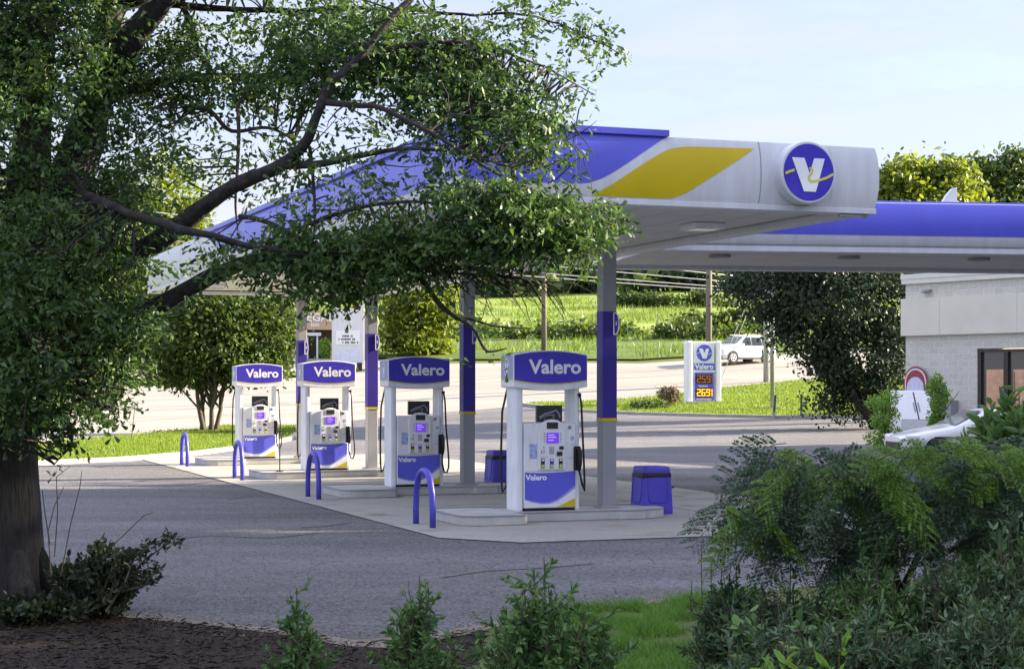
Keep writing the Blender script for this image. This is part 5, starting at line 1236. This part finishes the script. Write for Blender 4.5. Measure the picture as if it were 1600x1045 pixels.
D_, Md, Sp = 1.35, .68, .36
ELL = [  # px, py, rx, ry, density, Y
    (60, 60, 120, 110, D_, 15.8), (40, 220, 80, 100, Md, 15.2), (90, 200, 50, 80, Sp, 15.2), (60, 400, 120, 90, D_, 15.2), (70, 520, 120, 90, D_, 15.2), (40, 620, 70, 60, D_, 15.1), (115, 620, 70, 50, D_, 15.2), (75, 690, 45, 26, Md, 15.1), (120, 645, 60, 26, Md, 15.2),
    (-80, 100, 110, 160, D_, 16), (-90, 380, 120, 180, D_, 16), (-60, 620, 70, 80, D_, 15.6), (100, -90, 220, 90, D_, 16.5), (350, -90, 200, 80, Md, 16.5), (600, -70, 150, 55, Sp, 16),
    (150, 120, 55, 60, Md, 16), (205, 180, 60, 50, Md, 16.2), (255, 130, 65, 55, D_, 16.5), (250, 65, 60, 40, Md, 16.5), (210, 230, 60, 45, Md, 16), (160, 320, 70, 60, D_, 15.8), (215, 280, 55, 45, Md, 15.8), (150, 420, 75, 55, D_, 15.4), (185, 500, 65, 45, D_, 15.4), (170, 560, 55, 45, D_, 15.4), (240, 430, 45, 30, Md, 15.4), (230, 330, 40, 30, Md, 15.2), (205, 590, 22, 22, Sp, 15.3), (160, 660, 30, 22, Sp, 15.3),
    (320, 165, 60, 40, Sp, 16.4), (300, 60, 55, 40, Md, 16.6), (330, 235, 50, 40, Sp, 16), (290, 250, 40, 40, Sp, 15.8), (375, 130, 60, 45, D_, 16.5), (400, 55, 80, 45, Md, 16.6), (430, 150, 55, 45, Sp, 16.2), (430, 205, 55, 35, Sp, 15.8), (360, 290, 35, 25, Sp, 15.5), (400, 250, 45, 35, Sp * .5, 15.4),
    (500, 40, 70, 45, D_, 16.2), (540, 95, 70, 50, D_, 15.6), (480, 115, 60, 40, D_, 16), (600, 60, 70, 50, D_, 15.8), (590, 125, 75, 40, Md, 15.4), (660, 100, 65, 45, D_, 15.5), (690, 45, 55, 30, Sp, 16), (735, 95, 60, 40, D_, 15.6), (700, 150, 75, 40, D_, 15.4), (770, 140, 60, 40, D_, 15.5), (640, 175, 60, 28, Sp, 15), (760, 185, 70, 35, D_, 15.2), (830, 185, 45, 28, D_, 15.2), (800, 222, 60, 25, D_, 15), (865, 205, 35, 20, Md, 15.2), (850, 245, 40, 18, Md, 14.9), (730, 222, 50, 22, Md, 14.9), (640, 40, 60, 35, Md, 16.0), (760, 60, 45, 30, Sp, 16),
    (805, 15, 30, 22, Md, 16.2), (850, 30, 30, 16, Md, 16.1), (890, 40, 30, 16, Md, 16.1), (925, 62, 28, 15, Md, 16.1), (955, 82, 28, 13, Md, 16), (850, 8, 35, 12, Sp, 16.2), (900, 20, 25, 10, Sp, 16.1), (835, 95, 25, 14, Md, 15.6), (868, 112, 24, 12, Md, 15.6), (900, 132, 24, 10, Sp, 15.6), (870, 66, 30, 14, Sp, 15.8),
    (505, 195, 40, 35, Sp * .5, 15), (560, 195, 50, 35, Sp * .5, 15), (600, 225, 45, 18, Sp, 14.8), (540, 250, 60, 16, Sp, 14.9), (660, 238, 55, 16, Md, 14.7), (480, 265, 40, 22, Sp, 15), (690, 268, 45, 12, Sp, 14.6), (440, 300, 35, 30, Sp * .7, 15.2), (470, 320, 30, 25, Sp * .6, 15),
    (780, 285, 45, 16, Md, 14.5), (735, 318, 70, 30, D_, 14.5), (790, 325, 70, 35, D_, 14.4), (850, 335, 60, 32, D_, 14.4), (905, 348, 55, 28, D_, 14.4), (950, 352, 30, 16, Md, 14.3), (665, 342, 55, 24, Md, 14.7), (600, 368, 60, 26, D_, 14.7), (540, 388, 60, 26, D_, 14.8), (680, 380, 70, 32, D_, 14.6), (760, 375, 70, 30, D_, 14.5), (840, 380, 65, 26, D_, 14.4), (900, 388, 40, 22, Md, 14.4), (480, 395, 60, 35, D_, 14.9), (430, 400, 45, 30, D_, 15), (560, 425, 70, 25, D_, 14.8), (640, 415, 60, 20, D_, 14.7), (720, 412, 50, 15, Md, 14.7), (800, 405, 40, 14, Md, 14.6), (500, 445, 45, 25, D_, 14.9), (545, 470, 30, 22, Md, 14.9), (550, 500, 22, 16, Sp, 14.9), (380, 390, 40, 25, Md, 15), (345, 425, 30, 18, Sp, 15.3), (400, 435, 40, 20, Md, 15.1), (920, 400, 22, 20, Sp, 14.4),
    (665, 455, 18, 22, Sp, 14.8), (740, 500, 26, 14, Md, 14.7), (720, 520, 20, 14, Sp, 14.7), (765, 540, 16, 10, Sp, 14.6), (560, 400, 90, 30, D_, 14.8), (600, 300, 60, 25, Sp * .5, 14.8), (560, 310, 40, 20, Sp * .4, 14.8), (300, 400, 30, 18, Sp, 15.4), (420, 345, 45, 20, Md, 15), (520, 320, 45, 16, Md, 14.9), (585, 275, 50, 16, Md, 14.8), (350, 385, 40, 16, Md, 15), (655, 300, 50, 16, Md, 14.7), (470, 262, 40, 14, Md, 15), (280, 410, 25, 22, Sp, 15.2), (340, 270, 35, 18, Md, 15.6), (420, 225, 40, 18, Md, 15.7)]
r = np.random.default_rng(99); leaf_P, leaf_D = [], []
rl = random.Random(17)
def clump_from(c, n, spread):
    """leaves ranged along short sprays round c"""
    for _ in range(max(1, n // 9)):
        d = r.normal(size=3); d[2] = d[2] * .5 - .15; d /= np.linalg.norm(d)
        a = c + r.normal(size=3) * spread * np.array([1, 1, .7]); ln = .14 + .12 * r.random()
        q = np.linspace(0, 1, 9)[:, None]; leaf_P.append(a + d * ln * q + r.normal(size=(9, 3)) * .012)
        leaf_D.append(d * .7 + r.normal(size=(9, 3)) * .55 + np.array([0, 0, -.25]))
ncl = 0
for (px, py, rx, ry, de_, Y) in ELL:
    k = Y / F; N = max(2, int(de_ * rx * ry / 54)); dep = min(.9, max(.35, rx * k * .9))
    for _ in range(N):
        a = r.uniform(0, 2 * math.pi); q = math.sqrt(r.random())
        c = np.array(at(px + rx * q * math.cos(a), py + ry * q * math.sin(a), Y)); c[1] += r.normal() * dep * .6
        c[:] = np.array(at(px + rx * q * math.cos(a), py + ry * q * math.sin(a), c[1]))
        c = c + np.array(oinv)
        nz = mnoise.noise(Vector(c) * 2.6) + .6 * mnoise.noise(Vector(c) * 6.5)
        if nz < (-.42 if de_ > 1 else -.14 if de_ > .5 else -.03) and px < 800: continue
        clump_from(c, 32 if de_ > 1 else 27, .085)
        ncl += 1
        j = rl.random()
        if j < .3:                                                  # a twig from the nearest limb
            dd = np.linalg.norm(SP_ - c, axis=1) + SR_ * 4; s_ = SP_[np.argsort(dd)[rl.randrange(3)]]
            ln = np.linalg.norm(s_ - c)
            if ln < 1.3:
                m1 = s_ * .6 + c * .4 + r.normal(size=3) * ln * .09; m2 = s_ * .25 + c * .75 + r.normal(size=3) * ln * .07 + np.array([0, 0, -.03])
                mb.tube([s_, m1, m2, c], [.010, .008, .006, .003], 4, False)
# bare hanging twigs under the right part of the lower limb
for i in range(46):
    x0 = rl.uniform(640, 860); y0 = 420 + (x0 - 640) * .09; Y = 14.75; pts = [(x0, y0)]; ang = rl.uniform(-.2, 1.2)
    for s_ in range(5):
        ang += rl.uniform(-.35, .4); ln = rl.uniform(10, 26); pts.append((pts[-1][0] + ln * math.cos(ang), pts[-1][1] + ln * math.sin(ang) * .9))
    mb.tube([at(a, b, Y + .08 * math.sin(i + j)) + oinv for j, (a, b) in enumerate(pts)], [.0075, .0065, .0055, .0045, .0035, .002], 4, False)
for i in range(60):
    x0 = rl.uniform(380, 900); y0 = rl.uniform(120, 420); Y = rl.uniform(14.6, 15.6); pts = [(x0, y0)]; ang = rl.uniform(-.5, 1.5)
    for s_ in range(4):
        ang += rl.uniform(-.35, .4); ln = rl.uniform(12, 30); pts.append((pts[-1][0] + ln * math.cos(ang), pts[-1][1] + ln * math.sin(ang) * .8))
    mb.tube([at(a, b, Y) + oinv for a, b in pts], [.007, .006, .005, .0035, .002], 4, False)
mb.build('twig', M['twig'], oak)['kind'] = 'stuff'
P = np.concatenate(leaf_P); D = np.concatenate(leaf_D); n = len(P)
print('OAK', ncl, n)
L = .061 * (.45 + 1.05 * r.random(n))
mesh_from('crown', leaf_arrays(P, D, L, L * .46, OBOV, upbias=.5, r=r), M['oakleaf'], oak)

# ---------------------------------------------------------------- foreground shrubs
def shrub(name, px, Y, top_py, w_px, label, cat, lm, nst=26, lpS=26, leaf=(.05, .019), seed=1, tmpl=LANCE, group=None, spread=.5, depth=1.0, base_z=0, minh=.35, stagger=.0):
    r = np.random.default_rng(seed); X = (px - CX) / F * Y
    H = CAMZ + (HY - top_py) / F * Y - base_z; W_ = w_px / F * Y / 2
    t = thing(name, (X, Y, base_z), label, cat, 0, group); mb = MB(); Ps, Ds = [], []
    for i in range(nst):
        a = r.uniform(0, 2 * math.pi); q = math.sqrt(r.random()); ex = W_ * q * math.cos(a); ey = W_ * depth * q * math.sin(a)
        h = H * (1 - (1 - minh) * q ** 1.3) * (.72 + .28 * r.random()) if i else H
        if i == 0: ex, ey = 0, 0
        b = np.array([ex * .25, ey * .25, -.05]); e = np.array([ex, ey, h])
        c1 = b * .6 + e * .4 + np.array([r.normal() * .03, r.normal() * .03, .08 * h]); pts = [b, c1, e]
        qs = np.linspace(0, 1, 7); cur = np.array([(1 - s) ** 2 * b + 2 * s * (1 - s) * c1 + s * s * e for s in qs])
        mb.tube(cur, list(np.linspace(.009, .003, 7)), 5, False)
        for sb in range(5):                                            # side shoots
            s = r.uniform(.18, .95); o_ = (1 - s) ** 2 * b + 2 * s * (1 - s) * c1 + s * s * e
            dv = r.normal(size=3); dv[2] = abs(dv[2]) + .3; dv /= np.linalg.norm(dv); ln = (.10 + .16 * r.random()) * min(1, H)
            mb.tube([o_, o_ + dv * ln], [.004, .002], 4, False)
            m = lpS // 2; ss = r.uniform(.15, 1.0, m)[:, None]; Ps.append(o_ + dv * ln * ss); Ds.append(dv * .8 + unit(r.normal(size=(m, 3))) * .8)
        m = lpS; ss = r.uniform(.25, 1.0, m)[:, None]
        Ps.append((1 - ss) ** 2 * b + 2 * ss * (1 - ss) * c1 + ss * ss * e); d_ = unit(e - b); Ds.append(d_ * .6 + unit(r.normal(size=(m, 3))) * .9)
    P, D = np.concatenate(Ps), np.concatenate(Ds); n = len(P); L = leaf[0] * (.6 + .8 * r.random(n))
    mesh_from('foliage', leaf_arrays(P, D, L, L * leaf[1] / leaf[0], tmpl, upbias=.4, r=r), lm, t)
    mb.build('stem', M['stem'], t)
    return t
shrub('small_shrub', 463, 11.6, 917, 92, 'small upright green shrub in the mulch at the foot of the picture, leftmost of three', 'shrub', M['shrubleaf'], 26, 24, seed=31, minh=.3)
shrub('small_shrub', 655, 11.2, 898, 128, 'bushy light green shrub in the mulch, middle of three at the picture foot', 'shrub', M['shrubleaf'], 40, 26, seed=32, minh=.45)
shrub('small_shrub', 850, 10.9, 870, 235, 'widest dark green shrub of three at the foot of the picture, beside the near grass', 'shrub', M['shrubleaf'], 75, 28, (.058, .021), seed=33, minh=.42)
# shrub and cover at the foot of the oak
shrub('low_shrub', 150, 15.6, 840, 150, 'dark straggly shrub growing against the right foot of the oak trunk', 'shrub', M['azalea'], 60, 26, (.062, .03), seed=34, tmpl=OVATE, minh=.55)
t_ = thing('leaning_shrub', at(165, 955, 15.4), 'thin shrub branch arching right from the foot of the oak over the asphalt', 'shrub'); t_.location.z = 0; r_ = np.random.default_rng(35)
Ps, Ds, mb = [], [], MB()
for pts in ([(165, 955), (195, 910), (225, 875), (260, 850), (280, 845)], [(195, 910), (210, 870), (235, 850), (268, 838)], [(185, 925), (225, 915), (248, 885)], [(170, 940), (185, 880), (200, 862)], [(150, 950), (175, 890), (188, 868), (230, 857)]):
    W_ = [at(a, b, 15.4 + .1 * r_.normal()) - t_.location for a, b in pts]; mb.tube(W_, list(np.linspace(.012, .003, len(W_))), 5)
    Wn = np.array(W_); m = 110; s = r_.uniform(.9, len(W_) - 1.001, m); i0 = s.astype(int); f_ = (s - i0)[:, None]
    Ps.append(Wn[i0] * (1 - f_) + Wn[i0 + 1] * f_ + r_.normal(size=(m, 3)) * .03); Ds.append(r_.normal(size=(m, 3)) + np.array([.5, 0, .4]))
P, D = np.concatenate(Ps), np.concatenate(Ds); L = .05 * (.6 + .8 * r_.random(len(P)))
mesh_from('foliage', leaf_arrays(P, D, L, L * .48, OVATE, r=r_), M['azalea'], t_); mb.build('stem', M['stem'], t_)
mb = MB()
for pts in ([(80, 900), (75, 830), (85, 790), (100, 760)], [(95, 900), (110, 820), (125, 760), (128, 735)], [(78, 850), (70, 800), (66, 765)], [(85, 870), (90, 800), (88, 745), (110, 728)], [(180, 880), (178, 850), (225, 805), (240, 800)]):
    mb.tube([at(a, b, 15.3) for a, b in pts], [.006, .005, .004, .0025], 5)
tag(mb.build('bare_vine', M['stem'], None), 'bare thin vine stems rising beside the oak trunk', 'vine')
shrub('ground_cover_shrub', 40, 15.2, 925, 260, 'dark low ground-cover shrub at the base of the oak, left corner', 'shrub', M['azalea'], 70, 22, (.06, .03), seed=36, tmpl=OVATE, minh=.6, depth=.5)
# mass of shrubs at the right
RS = [(1150, 11.0, 880, 150, 'grey-green shrub at the left end of the right-hand bank, beside the near grass', 'darkshrub', 80),
      (1235, 10.6, 880, 190, 'blackish green shrub below the lowest feathery frond at right', 'darkshrub', 95),
      (1370, 10.3, 840, 200, 'tall mid green shrub under the feathery mimosa, centre of the right-hand bank', 'shrubleaf', 110),
      (1480, 10.2, 850, 210, 'dense shrub with a pale patch beneath the hanging fronds at right', 'darkshrub', 110),
      (1590, 10.0, 800, 200, 'dark shrub filling the bottom right edge of the picture', 'darkshrub', 110),
      (1190, 9.4, 965, 230, 'low dark shrub at the bottom edge, below the vine leaves', 'darkshrub', 95),
      (1350, 9.2, 930, 240, 'low blackish shrub at the bottom edge between the two lime shoots', 'darkshrub', 105),
      (1520, 9.1, 920, 240, 'low blackish shrub in the bottom right corner', 'darkshrub', 105)]
for i, (px, Y, tp, w_, lb, lm, ns) in enumerate(RS):
    shrub('bank_shrub', px, Y, tp, w_, lb, 'shrub', M[lm], ns, 30, (.05, .0155), seed=50 + i, group='shrubs of the right-hand bank', minh=.62, depth=.8)
shrub('tall_bush', 1585, 12.5, 582, 150, 'tall glossy green bush at the right edge in front of the shop windows', 'bush', M['shrubleaf'], 120, 44, (.10, .036), seed=70, minh=.8)
for i, (px, Y, tp, w_, lb) in enumerate(((1225, 8.7, 1000, 70, 'bright lime shoot at the bottom edge, left of two'), (1312, 8.7, 1008, 45, 'smaller yellow-green shoot at the bottom edge, right of two'), (1215, 9.9, 925, 130, 'light green vine with broad leaves climbing over the dark shrubs'))):
    shrub('lime_shoot' if i < 2 else 'climbing_vine', px, Y, tp, w_, lb, 'plant', M['lime_leaf' if i < 2 else 'shrubleaf'], 5 if i < 2 else 12, 10, (.085, .03) if i < 2 else (.06, .034), seed=80 + i, tmpl=LANCE if i < 2 else OVATE, minh=.8)
for px, py, Y, rx, ry, lb, sd, lm in ((1383, 642, 51.5, 24, 30, 'yellow-green weedy bush left of the white freezer chest', 91, 'lime_leaf'), (1468, 622, 50, 16, 36, 'small bright green sapling between the freezer chest and the meter box', 92, 'lime_leaf')):
    k = Y / F; t_ = thing('weed_bush', ((px - CX) * k, Y, 0), lb, 'bush'); r_ = np.random.default_rng(sd); zc = CAMZ + (HY - py) * k
    cs = [np.array([r_.normal() * rx * k * .6, r_.normal() * rx * k * .5, zc * (.25 + .75 * q) + ry * k * .7 * q]) for q in np.linspace(0, 1, 9)]
    P = np.concatenate([ellipsoid_pts(190, 0, r_) * np.array([rx * k * .75, rx * k * .7, ry * k * .42]) + c for c in cs]); n_ = len(P); mesh_from('foliage', leaf_arrays(P, rand_dirs(n_, r_), .10 * (.6 + .8 * r_.random(n_)), np.full(n_, .05), OVATE, r=r_), M[lm], t_)
    mb = MB()
    for i in range(5): mb.tube([(0, 0, -.1), (r_.normal() * .08, r_.normal() * .08, zc * .6), (r_.normal() * .2, r_.normal() * .1, zc + .2)], [.022, .016, .008], 5)
    mb.build('stem', M['stem'], t_)
# thin weed stems in front of the asphalt
mb = MB(); rr = random.Random(4)
for x, y0, y1 in ((1097, 940, 850), (1112, 940, 868), (1128, 930, 862), (1080, 960, 905), (1140, 930, 880)):
    mb.tube([at(x, y0, 11), at(x - 1, (y0 + y1) / 2, 11), at(x + rr.uniform(-3, 3), y1, 11)], [.004, .003, .0015], 4)
    for k in range(7):
        q = y0 + (y1 - y0) * (.45 + .08 * k); mb.tube([at(x, q, 11), at(x + rr.uniform(-7, 7), q - 6, 11)], [.002, .001], 3)
tag(mb.build('weed_stalk', M['stem'], None), 'thin brown weed stalks standing left of the right-hand shrubs', 'weed')

# mimosa with feathery fronds
mi = thing('mimosa_tree', at(1400, 1000, 10.9), 'feathery mimosa with drooping ferny fronds spreading over the right-hand shrubs', 'tree'); mi.location.z = 0
minv = -mi.location
mbr = MB()
branches = [[(1410, 1000, 10.9, 7), (1400, 900, 10.9, 6), (1340, 840, 10.9, 5), (1270, 815, 10.8, 4), (1200, 800, 10.8, 2.5), (1150, 795, 10.8, 1.2)],
            [(1405, 930, 10.9, 6), (1440, 850, 10.8, 5), (1430, 795, 10.7, 4), (1385, 755, 10.6, 2.6), (1335, 735, 10.5, 1.2)],
            [(1400, 880, 10.9, 5), (1330, 790, 11.0, 4), (1280, 735, 11.1, 2.6), (1225, 705, 11.1, 1.2)],
            [(1440, 850, 10.8, 5), (1500, 790, 10.7, 4), (1535, 740, 10.6, 2.5), (1510, 715, 10.6, 1.2)],
            [(1440, 880, 10.8, 5), (1540, 830, 10.6, 4), (1620, 770, 10.4, 2.5), (1660, 720, 10.3, 1.2)]]
for b in branches:
    W_, Rd = limb_pts(b); mbr.tube([p + minv for p in W_], Rd, 8)
mbr.build('branch', M['twig'], mi, smooth=True)
def fronds(name, lst, m, seed):
    r = np.random.default_rng(seed); Ps, Ds, Ls = [], [], []; mb = MB()
    for (px, py, Y, ang, ln_px, droop) in lst:
        o_ = np.array(at(px, py, Y) + minv); ln = ln_px / F * Y
        d = np.array([math.cos(ang), r.normal() * .35, math.sin(ang)]); d /= np.linalg.norm(d)
        side = np.cross(d, np.array([0, -.75, .65]) + r.normal(size=3) * .25); side /= np.linalg.norm(side)
        npn = 9; rach = [o_ + d * ln * s + np.array([0, 0, -droop * ln * s * s]) for s in np.linspace(0, 1, 8)]
        mb.tube(rach, list(np.linspace(.0035, .0015, 8)), 4, False)
        for i in range(npn):
            s = .16 + .84 * i / (npn - 1); b = o_ + d * ln * s + np.array([0, 0, -droop * ln * s * s])
            for sg in (-1, 1):
                pl_ = ln * .44 * (math.sin(math.pi * (s * .82 + .12)) ** .7) * (.85 + .3 * r.random())
                pd = side * sg * .85 + d * .55 + np.array([0, 0, -.25]) + r.normal(size=3) * .07; pd /= np.linalg.norm(pd)
                q = np.linspace(.06, 1, 15)[:, None]; c = b + pd * pl_ * q + np.array([0, 0, -.22]) * pl_ * q * q
                lat = np.cross(pd, np.cross(side, d)); lat /= np.linalg.norm(lat)
                for s2 in (-1, 1):
                    Ps.append(c); Ds.append(np.tile(lat * s2 * .85 + pd * .5, (15, 1)) + r.normal(size=(15, 3)) * .10); Ls.append(np.full(15, pl_ * .20) * (1 - .3 * q[:, 0] ** 3))
    P, D, L = np.concatenate(Ps), np.concatenate(Ds), np.concatenate(Ls)
    mesh_from(name, leaf_arrays(P, D, L, L * .44, OVATE, upbias=1.5, r=r), m, mi); mb.build('frond_stalk', M['stem'], mi)
rr = random.Random(12); dk, nw = [], []
for b in branches:
    for i in range(25):
        s = rr.uniform(.3, 1) * (len(b) - 1); i0 = min(int(s), len(b) - 2); f_ = s - i0
        px = b[i0][0] * (1 - f_) + b[i0 + 1][0] * f_ + rr.uniform(-18, 18); py = b[i0][1] * (1 - f_) + b[i0 + 1][1] * f_ + rr.uniform(-20, 16)
        dk.append((px, py, 10.8 + rr.uniform(-.45, .45), rr.choice([rr.uniform(-.9, .5), math.pi - rr.uniform(-.9, .5)]), rr.uniform(65, 112), rr.uniform(.3, .85)))
for cx, cy, n_, sx, sy in ((1400, 732, 18, 48, 20), (1235, 720, 6, 22, 10), (1160, 792, 7, 18, 10), (1525, 725, 14, 42, 20), (1350, 712, 5, 20, 10), (1580, 690, 8, 35, 15), (1465, 705, 7, 30, 12)):
    for i in range(n_):
        if i % 2: continue
        nw.append((cx + rr.gauss(0, sx), cy + rr.gauss(0, sy), 10.45 + rr.uniform(-.2, .2), rr.choice([rr.uniform(-.9, .3), math.pi - rr.uniform(-.9, .3)]), rr.uniform(68, 108), rr.uniform(.3, .8)))
fronds('frond', dk, M['mimosa'], 1)
fronds('frond', nw, M['mimosa_new'], 2)
mi.children[-2]['label'] = 'bright yellow-green young fronds'
